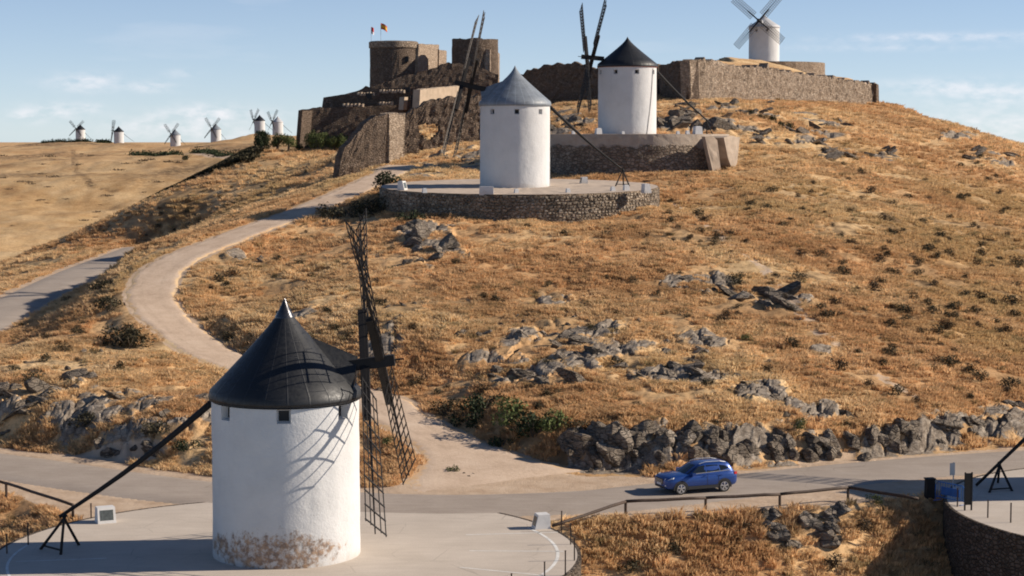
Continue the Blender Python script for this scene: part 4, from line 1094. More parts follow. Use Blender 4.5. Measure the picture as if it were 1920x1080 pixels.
# ------------------------------------------------------------------ round platforms
def stone_bm(mb, c, R, zt, zb, a0, a1, seed, size=0.36, slope=0.0):
    rng = random.Random(seed)
    z = 0.0
    def top(a): return zt + slope * R * math.sin(a)
    h = size * 0.7
    rows = int(3.2 / h) + 1
    for r in range(rows):
        a = a0 + rng.random() * 0.02
        while a < a1:
            w = size * rng.uniform(0.6, 1.5); da = w / R
            hh = h * rng.uniform(0.6, 0.98); zc = top(a) - 0.12 - (r + 0.5) * h + rng.uniform(-.04, .04)
            if zc - hh / 2 > zb - 1.2:
                an = a + da / 2; rr = R - 0.04 + rng.uniform(-0.02, 0.05)
                M = Matrix.Rotation(an, 3, 'Z') @ Matrix.Rotation(rng.uniform(-.12, .12), 3, 'X')
                ct = Vector((c.x + rr * math.cos(an), c.y + rr * math.sin(an), zc))
                # irregular hexahedron with pulled-in front face
                vs = []
                for sx, k in ((-1, 1.0), (1, 0.72)):
                    for sy, sz in ((-1, -1), (1, -1), (1, 1), (-1, 1)):
                        q = Vector((sx * 0.09, sy * w / 2 * 0.92 * k * rng.uniform(.85, 1.05), sz * hh / 2 * k * rng.uniform(.85, 1.05))); vs.append(ct + M @ q)
                mb.add(vs, [(0, 3, 2, 1), (4, 5, 6, 7), (0, 1, 5, 4), (1, 2, 6, 5), (2, 3, 7, 6), (3, 0, 4, 7)], rng.randrange(3))
            a += da
def platform(label, c, R, zb, wall_mat, top_mat, slope=0.0, stones=True, size=0.36, group='round stone platforms'):
    t = thing('stone_platform', label, 'stone platform', (c.x, c.y, c.z), 0, group); o = Vector((0, 0, 0))
    n = 128; mb = MB(); a = np.linspace(0, 2 * math.pi, n, endpoint=False)
    rows = [0.0, -0.35, -0.8, -1.3, -1.8, -2.4, -3.0, -3.8, -4.8, -6.0]
    for dz in rows:
        e = 0.10 * fbm(a * R * 0.8, a * 0 + dz, 3) * np.minimum(1, (2 * math.pi - a) * 2)
        for k in range(n):
            r = R - 0.05 + e[k] - 0.05 * dz * 0.5; mb.v.append((r * math.cos(a[k]), r * math.sin(a[k]), dz + slope * R * math.sin(a[k])))
    for j in range(len(rows) - 1):
        for k in range(n): mb.f.append((j * n + k, (j + 1) * n + k, (j + 1) * n + (k + 1) % n, j * n + (k + 1) % n)); mb.m.append(0)
    mb.build('retaining_wall', wall_mat, t)
    tp = MB(); m = 10
    for j in range(m + 1):
        r = (R - 0.10) * j / m
        for k in range(n): tp.v.append((r * math.cos(a[k]), r * math.sin(a[k]), 0.01 + slope * r * math.sin(a[k]) + (0.02 * math.sin(k * 1.7 + j) if j < m else 0)))
    for j in range(m):
        for k in range(n): tp.f.append((j * n + k, (j + 1) * n + k, (j + 1) * n + (k + 1) % n, j * n + (k + 1) % n)); tp.m.append(0)
    tp.build('paving', top_mat, t)
    if stones:
        sb = MB(); stone_bm(sb, Vector((0, 0, 0)), R, 0.0, zb - c.z, -math.pi * 1.02, math.pi * 0.02, 5 + int(R), size, slope)
        s = sb.build('rubble_stones', M_ST_LOOSE, t); s['kind'] = 'stuff'
    return t
M_GRAVEL = m_plain('pale_gravel', (0.46, 0.37, 0.29), 0.95, var=0.18, sc=1.1, bump=0.03)
platform('round rubble-walled platform under the zinc-roofed windmill', P2C, P2R, 12.0, M_ST_PLAT, M_GRAVEL, slope=0.03, size=0.42)
platform('tall round platform with half-plastered wall under the upper black-roofed windmill', P3C, P3R, 15.0, M_ST_PLAT3, M_GRAVEL, stones=False)
platform('low round stone platform of the hilltop windmill', P4C, P4R, 33.0, M_ST_WALL, M_GRAVEL, stones=False)
# broken plaster buttress at the right end of the upper platform
bt = thing('wall_buttress', 'broken pale plastered buttress at the right end of the upper platform wall', 'buttress', (25.6, 222.5, 15.0))
def chunk(name, outl, Y0, Y1, th):
    px_wall(name, outl, ((outl[0][0], Y0), (outl[2][0], Y1)), th, M_PLASTER, parent=bt, org=Vector((25.6, 222.5, 15.0)), rough=0.07, rag=0.06)
chunk('buttress_block', [(1357, 258), (1372, 254), (1387, 258), (1382, 310), (1374, 318), (1366, 300)], 220.8, 224.5, 2.6)
chunk('buttress_slab', [(1322, 256), (1344, 256), (1352, 322), (1338, 330)], 219.6, 221.0, 0.6)

# forecourt discs round the two road-side mills
def forecourt(label, c, a0, a1):
    t = thing('mill_forecourt', label, 'paved terrace', (c.x, c.y, 0.0), 0, 'round concrete forecourts'); n = 160; mb = MB()
    rows = [(0.2, 0.004), (5, 0.004), (10, 0.004), (DISC_R - 0.5, 0.004), (DISC_R - 0.12, 0.004)]
    mb.lathe(rows, n, cap0=True); mb.build('paving', M_CONC, t)
    w = MB(); w.lathe([(DISC_R - 0.12, 0.002), (DISC_R - 0.1, 0.012), (DISC_R + 0.06, 0.012), (DISC_R + 0.08, -0.25), (DISC_R + 0.05, -0.27), (DISC_R + 0.10, -2.0), (DISC_R + 0.2, -7.0)][::-1], n); w.build('retaining_wall', M_ST_DARK, t)
    return t
fc1 = forecourt('round concrete forecourt with white parking lines around the foreground windmill', MILL1, 0, 1)
forecourt('raised concrete forecourt with stone retaining wall at the right edge', MILL_R + Vector((0, -8.2, 0)) if False else Vector((37.5, 101.5, 0)), 0, 1)
M_LINE = m_plain('worn_white_paint', (0.66, 0.645, 0.61), 0.85, var=0.2, sc=2.0)
def arc_line(name, r, w, a0, a1, parent, z=0.010, n=80):
    mb = MB()
    for i in range(n + 1):
        a = a0 + (a1 - a0) * i / n
        for q in (r - w / 2, r + w / 2): mb.v.append((q * math.cos(a), q * math.sin(a), z))
    for i in range(n): mb.f.append((2 * i, 2 * i + 1, 2 * i + 3, 2 * i + 2)); mb.m.append(0)
    return mb.build(name, M_LINE, parent)
arc_line('edge_line', 12.95, 0.16, R_(-62), R_(27), fc1); arc_line('edge_line', 12.95, 0.13, R_(172), R_(240), fc1)
for (x0, y0, x1, y1) in ((873, 1003, 1052, 998), (880, 1033, 1057, 1034), (862, 1064, 1030, 1080), (30, 1053, 200, 1047)):
    a, b = PZ(x0, y0) - MILL1, PZ(x1, y1) - MILL1; mb = MB(); d = (b - a).normalized(); nn = Vector((-d.y, d.x, 0)) * 0.055
    a.z = b.z = 0.010; mb.add([a - nn, b - nn, b + nn, a + nn], [(0, 1, 2, 3)]); mb.build('parking_line', M_LINE, fc1)
# ------------------------------------------------------------------ the blue car
M_PAINT = NT('blue_metallic_paint'); M_PAINT.b.inputs['Coat Weight'].default_value = 0.6; M_PAINT.b.inputs['Coat Roughness'].default_value = 0.08
_v = M_PAINT.noise(60.0, 2, 0.5, M_PAINT.pos(True)); M_PAINT = M_PAINT.fin(M_PAINT.ramp(_v, [(0.3, (0.006, 0.040, 0.20)), (0.7, (0.011, 0.060, 0.27))]), 0.38, 0.35, 0.5)
M_GLASS = m_plain('tinted_glass', (0.012, 0.016, 0.02), 0.06, spec=0.6, var=0.1)
M_TYRE = m_plain('tyre_rubber', (0.018, 0.018, 0.018), 0.85)
M_RIM = m_plain('silver_alloy', (0.55, 0.55, 0.56), 0.35, metal=0.7, var=0.1)
M_TRIM = m_plain('black_plastic_trim', (0.022, 0.022, 0.024), 0.6)
M_LAMP = m_plain('clear_lamp', (0.62, 0.64, 0.66), 0.15, var=0.1)
M_TAIL = m_plain('red_lamp', (0.42, 0.03, 0.03), 0.25)
def car():
    w0 = PZ(1275, 928); w1 = PZ(1357, 922); fwd = (w0 - w1); fwd.z = 0; fwd.normalize()
    right = Vector((fwd.y, -fwd.x, 0)); c = (w0 + w1) / 2 + right * 0.80; c.z = 0.022
    t = thing('car', 'metallic blue crossover car driving left on the road below the rocks', 'car', c, math.atan2(fwd.y, fwd.x))
    def ring(x, zl, zt, w, tum=0.93, n=7):
        """closed cross-section, side walls bulging slightly, rounded shoulders"""
        h = zt - zl; pts_ = []
        prof = [(0.0, 0.0), (0.72, 0.0), (0.93, 0.06), (1.0, 0.28), (1.0, 0.55), (0.985, 0.80), (0.93, 0.95), (0.72, 1.0), (0.0, 1.03)]
        L = [(x, -w * a, zl + h * b) for a, b in prof] ; Rr = [(x, w * a, zl + h * b) for a, b in prof[1:-1][::-1]]
        return L + Rr
    def loft(st, name, mat, f=ring):
        mb = MB(); rings = [f(*s) for s in st]; m = len(rings[0])
        for r in rings: mb.v += r
        for i in range(len(rings) - 1):
            for k in range(m): mb.f.append((i * m + k, i * m + (k + 1) % m, (i + 1) * m + (k + 1) % m, (i + 1) * m + k)); mb.m.append(0)
        mb.f.append(tuple(range(m - 1, -1, -1))); mb.f.append(tuple((len(rings) - 1) * m + k for k in range(m))); mb.m += [0, 0]
        return mb.build(name, mat, t, smooth=True)
    body = loft([(2.235, .48, .72, .58), (2.21, .38, .84, .70), (2.14, .33, .92, .80), (1.98, .30, .985, .875), (1.65, .27, 1.03, .915), (1.2, .26, 1.065, .925), (.85, .26, 1.085, .925), (.3, .26, 1.06, .925), (-.4, .26, 1.075, .925), (-1.0, .26, 1.11, .925),
                 (-1.5, .27, 1.15, .92), (-1.85, .30, 1.15, .90), (-2.05, .35, 1.12, .86), (-2.17, .42, 1.06, .78), (-2.225, .52, .95, .68)], 'body', M_PAINT)
    # greenhouse: horizontal slices (z, x_front, x_rear, half width)
    sl_ = [(1.02, 1.05, -2.12, .885), (1.12, .90, -2.08, .865), (1.28, .64, -1.99, .815), (1.44, .37, -1.88, .755), (1.55, .17, -1.78, .70), (1.61, -.02, -1.70, .63), (1.645, -.25, -1.55, .52), (1.655, -.5, -1.35, .35)]
    def sring(z, xf, xr, w):
        o = []
        for k in range(28):
            a = 2 * math.pi * k / 28; ca, sa = math.cos(a), math.sin(a); e = 0.28
            o.append(((xf + xr) / 2 + (xf - xr) / 2 * math.copysign(abs(ca) ** e, ca), w * math.copysign(abs(sa) ** 0.36, sa), z))
        return o
    mb = MB(); R = [sring(*s) for s in sl_]; m = 28
    for r in R: mb.v += r
    for i in range(len(R) - 1):
        for k in range(m): mb.f.append((i * m + k, i * m + (k + 1) % m, (i + 1) * m + (k + 1) % m, (i + 1) * m + k)); mb.m.append(0)
    mb.f.append(tuple((len(R) - 1) * m + k for k in range(m))); mb.m.append(0)
    mb.build('cabin', M_PAINT, t, smooth=True)
    def yw(z): return float(np.interp(z, [s[0] for s in sl_], [s[3] for s in sl_])) + 0.006
    def xf(z): return float(np.interp(z, [s[0] for s in sl_], [s[1] for s in sl_]))
    def xr(z): return float(np.interp(z, [s[0] for s in sl_], [s[2] for s in sl_]))
    for s in (-1, 1):
        for q in ([(.70, 1.12), (.20, 1.49), (-.18, 1.54), (-.22, 1.13)], [(-.28, 1.135), (-.26, 1.54), (-.98, 1.53), (-1.06, 1.18)], [(-1.14, 1.20), (-1.06, 1.52), (-1.42, 1.47), (-1.68, 1.33)]):
            g = MB(); vs = [(x, s * yw(z), z) for x, z in q] + [(x, s * (yw(z) - 0.03), z) for x, z in q]
            g.add(vs, [(0, 1, 2, 3), (7, 6, 5, 4), (0, 4, 5, 1), (1, 5, 6, 2), (2, 6, 7, 3), (3, 7, 4, 0)]); g.build('side_window', M_GLASS, t)
        lw_ = MB(); lw_.bar((.72, s * (yw(1.11) + .002), 1.105), (-1.75, s * (yw(1.18) - .01), 1.215), 0.02, 0.03); lw_.build('window_trim', M_RIM, t)
        rr = MB(); rr.tube([(.1, s * .60, 1.60), (-.3, s * .58, 1.70), (-1.2, s * .57, 1.69), (-1.55, s * .56, 1.62)], 0.022, 6); rr.build('roof_rail', M_RIM, t)
        mi = MB(); mi.box((.62, s * 1.00, 1.10), (.10, .11, .075)); mi.build('side_mirror', M_PAINT, t)
        sk = MB(); sk.box((-.02, s * .915, .36), (.92, .022, .09)); sk.build('sill_cladding', M_TRIM, t)
        for x in (.42, -.62):
            ln = MB(); ln.box((x - .7 if x > 0 else x - .36, s * .928, .76), (.007, .004, .34)); ln.build('door_gap', M_TRIM, t)
            hd = MB(); hd.box((x - .50, s * .935, .97), (.085, .014, .017)); hd.build('door_handle', M_PAINT, t)
        hl = MB(); hl.add([(2.10, s * .80, .84), (2.195, s * .60, .80), (2.16, s * .60, .90), (1.78, s * .90, .985), (1.82, s * .905, .90)], [(0, 1, 2, 3, 4) if s < 0 else (4, 3, 2, 1, 0)])
        for i, v in enumerate(list(hl.v)): hl.v[i] = (v[0] + 0.03, v[1] + s * .016, v[2])
        b0 = len(hl.v); hl.v += [(x - .08, y - s * .05, z) for x, y, z in hl.v]; hl.f += [(k, (k + 1) % 5, b0 + (k + 1) % 5, b0 + k) for k in range(5)]; hl.m += [0] * 5
        hl.build('headlight', M_LAMP, t)
        fg = MB(); fg.box((2.17, s * .64, .52), (.05, .10, .035)); fg.build('fog_light', M_LAMP, t)
        tl_ = MB(); tl_.box((-2.06, s * .80, 1.02), (.10, .05, .07), Matrix.Rotation(s * .35, 3, 'Z')); tl_.build('tail_light', M_TAIL, t)
        for x in (1.335, -1.335):
            ar = MB(); n = 20
            for k in range(n + 1):
                a = math.pi * (k / n) * 1.12 - 0.06 * math.pi
                for r in (.345, .445): ar.v.append((x + r * math.cos(a), s * .932, .335 + r * math.sin(a)))
                for r in (.345, .445): ar.v.append((x + r * math.cos(a), s * .80, .335 + r * math.sin(a)))
            for k in range(n):
                for a_, b_ in ((0, 1), (1, 3), (2, 0)): ar.f.append((4 * k + a_, 4 * k + b_, 4 * k + 4 + b_, 4 * k + 4 + a_)); ar.m.append(0)
            ar.build('wheel_arch', M_TRIM, t)
            wl_ = MB(); N = 28
            for yy, r in ((-.11, .25), (-.115, .315), (-.09, .338), (.09, .338), (.115, .315), (.11, .25)):
                for k in range(N): wl_.v.append((r * math.cos(2 * math.pi * k / N), yy, r * math.sin(2 * math.pi * k / N)))
            for i in range(5):
                for k in range(N): wl_.f.append((i * N + k, i * N + (k + 1) % N, (i + 1) * N + (k + 1) % N, (i + 1) * N + k)); wl_.m.append(0)
            wo = wl_.build('wheel', M_TYRE, t); wo.location = (x, s * .835, .338)
            rm = MB(); y0 = s * .075
            rm.lathe([(.25, 0), (.215, 0.02)], 24); rm.v = [(a, y0 + s * (0.03 - b2 * .0) , c2) for a, c2, b2 in [(v[0], v[1], v[2]) for v in rm.v]]
            for k in range(5):
                a = 2 * math.pi * k / 5 + .3
                for da in (-.14, .14): rm.bar((0.03 * math.cos(a), y0 + s * .03, .03 * math.sin(a)), (.235 * math.cos(a + da), y0 + s * .025, .235 * math.sin(a + da)), 0.045, 0.03, up=(0, 1, 0))
            rm.box((0, y0 + s * .02, 0), (.05, .02, .05)); rm.build('rim', M_RIM, wo)
            bk = MB(); bk.box((0, y0 - s * .03, 0), (.17, .01, .17)); bk.build('brake', M_TRIM, wo)
    ws = MB(); zs = (1.10, 1.22, 1.36, 1.52); vs = []
    for z in zs:
        for f in (-1, -.5, 0, .5, 1): vs.append((xf(z) + 0.035 - 0.10 * f * f, f * (yw(z) - .10), z))
    ws.add(vs, [(5 * i + j, 5 * i + j + 1, 5 * i + j + 6, 5 * i + j + 5) for i in range(3) for j in range(4)]); ws.build('windscreen', M_GLASS, t)
    gr = MB(); gr.box((2.222, 0, .72), (.03, .46, .15)); gr.build('grille', M_TRIM, t)
    for k in range(3):
        b = MB(); b.box((2.256, 0, .64 + .08 * k), (.008, .43, .012)); b.build('grille_bar', M_RIM, t)
    np_ = MB(); np_.box((2.262, 0, .56), (.006, .26, .055)); np_.build('number_plate', M_LAMP, t)
    bp = MB(); bp.box((2.17, 0, .42), (.06, .60, .08)); bp.build('bumper', M_TRIM, t)
    return t
car()

# ------------------------------------------------------------------ fences and rails
def rail_fence(label, posts, rails, ph, group=None, end=None):
    o = Vector(posts[0]); t = thing('log_fence', label, 'fence', o, 0, group)
    for p in posts:
        mb = MB(); mb.tube([Vector(p) - o + Vector((0, 0, -0.25)), Vector(p) - o + Vector((0, 0, ph - .02))], 0.075, 8); mb.build('post', M_WOOD_BROWN, t)
    for a, b in rails:
        a, b = Vector(a) - o, Vector(b) - o; N = 5; q = [a.lerp(b, i / N) + Vector((0, 0, 0.012 * math.sin(i * 2.1))) for i in range(N + 1)]
        mb = MB(); mb.tube(q, 0.085, 8); mb.build('rail', M_WOOD_BROWN, t, smooth=True)
    return t
fp = [PZ(1173, 964), PZ(1323, 957), PZ(1462, 950), PZ(1590, 937)]
top = [p + Vector((0, 0, 0.68)) for p in fp]
rail_fence('brown log rail fence along the road in front of the blue car', fp, [(PZ(1036, 986, 0.15), top[0]), (top[0], top[1]), (top[1], top[2]), (top[2], top[3]), (top[3], PZ(1722, 935, 0.35))], 0.68)
lp = [PZ(12, 930), PZ(137, 972)]
lt = [p + Vector((0, 0, 0.72)) for p in lp]
rail_fence('dark log rail fence at the left edge by the road', lp, [(PZ(-90, 880, .72), lt[0]), (lt[0], lt[1])], 0.72)
M_RUST = m_plain('rusty_steel', (0.075, 0.050, 0.038), 0.8, metal=0.2, var=0.4, sc=8)
def thin_post(bx, by, ty, label, group):
    b = PZ(bx, by); h = (by - ty) / FPX * b.y * 1.012; t = thing('fence_post', label, 'post', b, 0, group)
    mb = MB(); mb.bar((0, 0, -.1), (0, 0, h), 0.06, 0.06); mb.build('shaft', M_RUST, t); mb = MB(); mb.box((0, 0, h + .004), (.04, .04, .012)); mb.build('cap', M_RUST, t)
for i, (bx, by, ty, lab) in enumerate([(1053, 996, 958, 'rusty thin post beside the white floodlight box, farthest of its row'), (1070, 1021, 981, 'rusty thin post on the forecourt rim, second from the floodlight box'), (1077, 1051, 1008, 'rusty thin post at the outermost bulge of the forecourt rim'),
                            (1060, 1079, 1032, 'rusty thin post near the bottom of the white curved edge line'), (1021, 1102, 1053, 'short visible rusty post at the bottom edge left of the curved line'), (959, 1126, 1075, 'rusty post top just showing at the bottom edge')]):
    thin_post(bx, by, ty, lab, 'rusty posts round the forecourt rim')
for bx, by, ty, lab in ((171, 972, 944, 'thin brown post beside the white floodlight box on the left'), (53, 1022, 980, 'rusty post in the dry grass at the left forecourt rim'), (13, 1038, 1001, 'leftmost rusty post in the dry grass')):
    thin_post(bx, by, ty, lab, 'rusty posts round the forecourt rim')
for bx, by, ty, lab in ((1795, 950, 915, 'thin grey post beside the blue barrier'), (1852, 971, 938, 'thin post on the right concrete forecourt, left one of two'), (1895, 980, 943, 'thin post on the right concrete forecourt, right one of two')):
    thin_post(bx, by, ty, lab, 'thin posts on the right forecourt')

# floodlight housings: whitewashed blocks with a sloping glazed front
def flood(label, loc, rz, w, d, h, glass=True, group='white floodlight housings', mat=None):
    t = thing('floodlight_housing', label, 'floodlight box', loc, rz, group)
    mb = MB(); k = 0.28 * h
    vs = [(-w / 2, -d / 2, -.1), (w / 2, -d / 2, -.1), (w / 2, d / 2, -.1), (-w / 2, d / 2, -.1), (-w / 2 * .95, -d / 2 + k, h), (w / 2 * .95, -d / 2 + k, h), (w / 2 * .95, d / 2 * .9, h), (-w / 2 * .95, d / 2 * .9, h)]
    mb.add(vs, [(0, 3, 2, 1), (4, 5, 6, 7), (0, 1, 5, 4), (1, 2, 6, 5), (2, 3, 7, 6), (3, 0, 4, 7)]); mb.build('housing', mat or M_WHITE_B, t)
    if glass:
        f = lambda x, q: Vector((x * w / 2 * .72, -d / 2 + k * (q + .1 / h) / (1 + .1 / h) - 0.012, h * q))
        g = MB(); a = [f(-1, .2), f(1, .2), f(1, .84), f(-1, .84)]; b = [v + Vector((0, .04, 0)) for v in a]
        g.add(a + b, [(0, 1, 2, 3), (0, 4, 5, 1), (1, 5, 6, 2), (2, 6, 7, 3), (3, 7, 4, 0)]); g.build('glass', M_GLASS2, t)
    return t
M_GLASS2 = m_plain('dusty_glass', (0.09, 0.10, 0.095), 0.2, spec=0.5, var=0.3, sc=6)
M_WHITE_C = m_plain('old_white_paint', (0.60, 0.59, 0.58), 0.85, var=0.08, sc=3, bump=0.02)
fl1 = PZ(198, 979); flood('white floodlight housing with a glazed front beside the left trestle', (fl1.x, fl1.y, 0), R_(24), 0.95, 0.85, 0.80, mat=M_WHITE_C)
fl2 = PZ(1014, 990); flood('white floodlight housing with black front at the right rim of the forecourt', (fl2.x, fl2.y, 0), R_(-74), 0.72, 0.86, 0.74, mat=M_WHITE_C)
def z2(x, y): return 14.75 + 0.03 * (y - 192)
for px, py, w, h, rz, gl, lab in ((755, 356, 1.0, .85, 74, True, 'white floodlight housing at the left end of the middle platform'), (912, 364, 1.35, .72, 180, False, 'broad white block on the front rim of the middle platform'),
                         (1094, 344, .95, .66, -80, True, 'white floodlight housing with black front behind the zinc-roofed windmill'), (1212, 360, .85, .78, 110, False, 'white block at the right end of the middle platform')):
    d = ray(px, py); Y = (14.75 - 0.03 * 192 - CAM_H) / (d[2] / d[1] - 0.03); x = d[0] / d[1] * Y
    flood(lab, (x, Y, z2(x, Y)), R_(rz), w, .75, h, gl, 'white blocks on the middle platform')
def knob(label, px, py, s, plat, group):
    d = ray(px, py)
    if plat == 2: Y = (14.75 - 0.03 * 192 - CAM_H) / (d[2] / d[1] - 0.03)
    else: Y = plat
    p = P(px, py, Y)
    if plat != 2: p.z = P3C.z
    t = thing('marker_block', label, 'white block', p, 0.3, group); mb = MB(); mb.box((0, 0, s * .42), (s / 2, s / 2, s * .5), None, 0, .82); mb.build('block', M_WHITE_C, t)
    c = MB(); c.box((0, 0, s * .93), (s / 2 * .7, s / 2 * .7, s * .05), None, 0, .8); c.build('cap', M_WHITE_C, t)
for px, py, s, lab in ((796, 361, .42, 'small white block left of the broad white block on the middle platform'), (968, 362, .40, 'small white block just right of the broad white block'), (1065, 361, .40, 'small white block on the platform rim right of the windmill'), (1149, 358, .42, 'small white block left of the trestle on the middle platform'), (1174, 357, .55, 'small white block under the trestle on the middle platform')):
    knob(lab, px, py, s, 2, 'small white rim blocks')
for px, py, s, Y, lab in ((1122, 250, .72, 222.5, 'white block left of the upper black-roofed windmill'), (1308, 250, .95, 223, 'round white block at the right of the upper platform'), (1289, 251, .45, 222.5, 'tiny white block next to the round white one on the upper platform'), (1271, 251, .38, 222, 'tiny white block on the upper platform rim right of the windmill'), (1075, 252, .4, 223, 'tiny white block at the left rim of the upper platform'), (1168, 251, .35, 220.5, 'tiny white block before the foot of the upper windmill')):
    knob(lab, px, py, s, Y, 'white blocks on the upper platform')

# ------------------------------------------------------------------ street furniture at the right
M_BLACKMETAL = m_plain('black_steel', (0.010, 0.010, 0.011), 0.7, spec=0.2, var=0.3)
M_BLUE = m_plain('blue_painted_steel', (0.012, 0.085, 0.30), 0.5, var=0.25)
M_SIGN = m_plain('grey_sign_back', (0.36, 0.38, 0.40), 0.5, metal=0.4, var=0.1)
b = PZ(1743, 934); t = thing('litter_bin', 'black litter bin in the shadow left of the blue barrier', 'bin', b, R_(8))
mb = MB(); mb.box((0, 0, .56), (.24, .22, .50), None, 0, .94); mb.build('bin_body', M_BLACKMETAL, t); mb = MB(); mb.box((0, 0, 1.09), (.27, .25, .03)); mb.build('lid', M_BLACKMETAL, t)
for sx in (-1, 1): mb = MB(); mb.box((sx * .17, 0, .03), (.04, .2, .035)); mb.build('foot', M_BLACKMETAL, t)
b0, b1 = PZ(1757, 938), PZ(1806, 948); bc = (b0 + b1) / 2; L = (b1 - b0).length + .25
t = thing('crowd_barrier', 'blue steel crowd barrier standing by the dark board', 'barrier', bc, math.atan2((b1 - b0).y, (b1 - b0).x))
H_ = 1.05; q = [(-L / 2, 0, .05), (-L / 2, 0, H_ - .2), (-L / 2 + .2, 0, H_), (L / 2 - .2, 0, H_), (L / 2, 0, H_ - .2), (L / 2, 0, .05)]
mb = MB(); mb.tube(q, .03, 7); mb.build('frame', M_BLUE, t, smooth=True); mb = MB(); mb.tube([(-L / 2, 0, .22), (L / 2, 0, .22)], .025, 6); mb.build('lower_rail', M_BLUE, t)
mb = MB(); mb.box((0, 0.01, .60), (L / 2 * .62, .012, .22)); mb.build('panel', M_BLUE, t)
for k in range(11): mb = MB(); x = -L / 2 + L * (k + 1) / 12; mb.tube([(x, 0, .22), (x, 0, H_ - .02)], .016, 5); mb.build('bar', M_BLUE, t)
for sx in (-1, 1): mb = MB(); mb.tube([(sx * (L / 2 - .15), -.3, .03), (sx * (L / 2 - .15), .3, .03)], .025, 6); mb.build('foot', M_BLUE, t)
b = PZ(1815, 957); t = thing('information_board', 'tall dark information board seen edge-on at the right forecourt', 'board', b, R_(12))
for sx in (-1, 1): mb = MB(); mb.bar((sx * .19, 0, -.1), (sx * .19, 0, 2.05), .07, .07); mb.build('post', M_BLACKMETAL, t)
mb = MB(); mb.box((0, 0, 1.15), (.165, .03, .85)); mb.build('panel', M_BLACKMETAL, t)
b = PZ(1787, 925); t = thing('road_sign', 'grey back of a small rectangular road sign above the blue barrier', 'road sign', b, R_(20))
mb = MB(); mb.tube([(0, 0, 0), (0, 0, 1.75)], .035, 8); mb.build('post', M_SIGN, t); mb = MB(); mb.box((-.10, -.045, 1.38), (.16, .012, .34)); mb.build('sign_plate', M_SIGN, t)

# flags on the left keep
def flag(label, px, py_top, Y, stripes, cols, w, h, fold):
    base = P(px, 76, Y); top_ = P(px, py_top, Y); t = thing('flag', label, 'flag', base, 0, 'flags on the castle keep')
    mb = MB(); mb.tube([(0, 0, -.4), (0, 0, top_.z - base.z)], .035, 6); mb.build('flagpole', M_SIGN, t)
    H0 = top_.z - base.z - 0.05; N = 12; z = H0
    for f, mat in zip(stripes, cols):
        mb = MB(); dz = h * f
        for i in range(N + 1):
            u = i / N; x = .04 + w * u; y = fold * math.sin(u * 7) * (.3 + u); dr = -0.55 * w * u * u
            mb.v += [(x, y, z + dr), (x, y, z - dz + dr)]
        for i in range(N): mb.f.append((2 * i, 2 * i + 1, 2 * i + 3, 2 * i + 2)); mb.m.append(0)
        mb.build('stripe', mat, t); z -= dz
M_FRED = m_plain('red_flag_cloth', (0.50, 0.045, 0.04), 0.9, var=0.1); M_FYEL = m_plain('yellow_flag_cloth', (0.68, 0.36, 0.04), 0.9, var=0.1); M_FWHT = m_plain('white_flag_cloth', (0.70, 0.66, 0.66), 0.9, var=0.1)
flag('red-yellow-red flag flying above the left keep', 714, 43, 330, (.25, .5, .25), (M_FRED, M_FYEL, M_FRED), 1.05, 1.0, .16)
flag('red and white flag hanging limp on the left keep', 696, 50, 329, (.62, .38), (M_FRED, M_FWHT), .42, 1.15, .12)
# ------------------------------------------------------------------ rocks
M_ROCK = mat_rock()
ROCK_AT = []
def rock_mesh(seed, flat=0.6):
    bm = bmesh.new(); bmesh.ops.create_icosphere(bm, subdivisions=3, radius=1.0)
    rng = random.Random(seed); V_ = np.array([v.co[:] for v in bm.verts])
    for k in range(13):
        n = np.array([rng.gauss(0, 1), rng.gauss(0, 1), rng.gauss(0, 1) * .8]); n /= np.linalg.norm(n); d = rng.uniform(.42, .80)
        s = V_ @ n; m = s > d; V_[m] -= np.outer(s[m] - d, n) * 0.96
    e = 0.07 * fbm(V_[:, 0] * 2.2 + seed * 3, V_[:, 1] * 2.2 + V_[:, 2] * 1.7, 4)
    lay = 0.045 * np.sign(np.sin(V_[:, 2] * 9 + V_[:, 0] * 5 + seed)) * 0.6
    V_ *= (1 + e + lay)[:, None]; V_[:, 2] *= flat
    for v, c in zip(bm.verts, V_): v.co = c
    me = bpy.data.meshes.new('rock'); bm.to_mesh(me); bm.free(); me.materials.append(M_ROCK); me.update(); return me
ROCKS = [rock_mesh(11 + 7 * i, (0.95, 0.8, 0.7, 0.85, 0.6, 0.75)[i % 6]) for i in range(12)]
rr = random.Random(4)
n_rock = 0
def rock(px, py, size, label, group, sx=1.0, sy=1.0, sz=1.0, sink=0.25, rot=None, h=None):
    global n_rock
    h = h or hit(px, py)
    if h is None: return
    o = bpy.data.objects.new('rock', ROCKS[n_rock % len(ROCKS)]); n_rock += 1
    o.scale = (size * sx, size * sy, size * sz); o.rotation_euler = rot or (rr.uniform(-.3, .3), rr.uniform(.15, .65), rr.uniform(-.5, .5) + (math.pi if rr.random() < .4 else 0))
    o.location = (h.x, h.y, h.z + size * sz * (0.45 - sink)); COL.objects.link(o); tag(o, label, 'rock', group); ROCK_AT.append((h.x, h.y, size * max(sx, sy))); return o
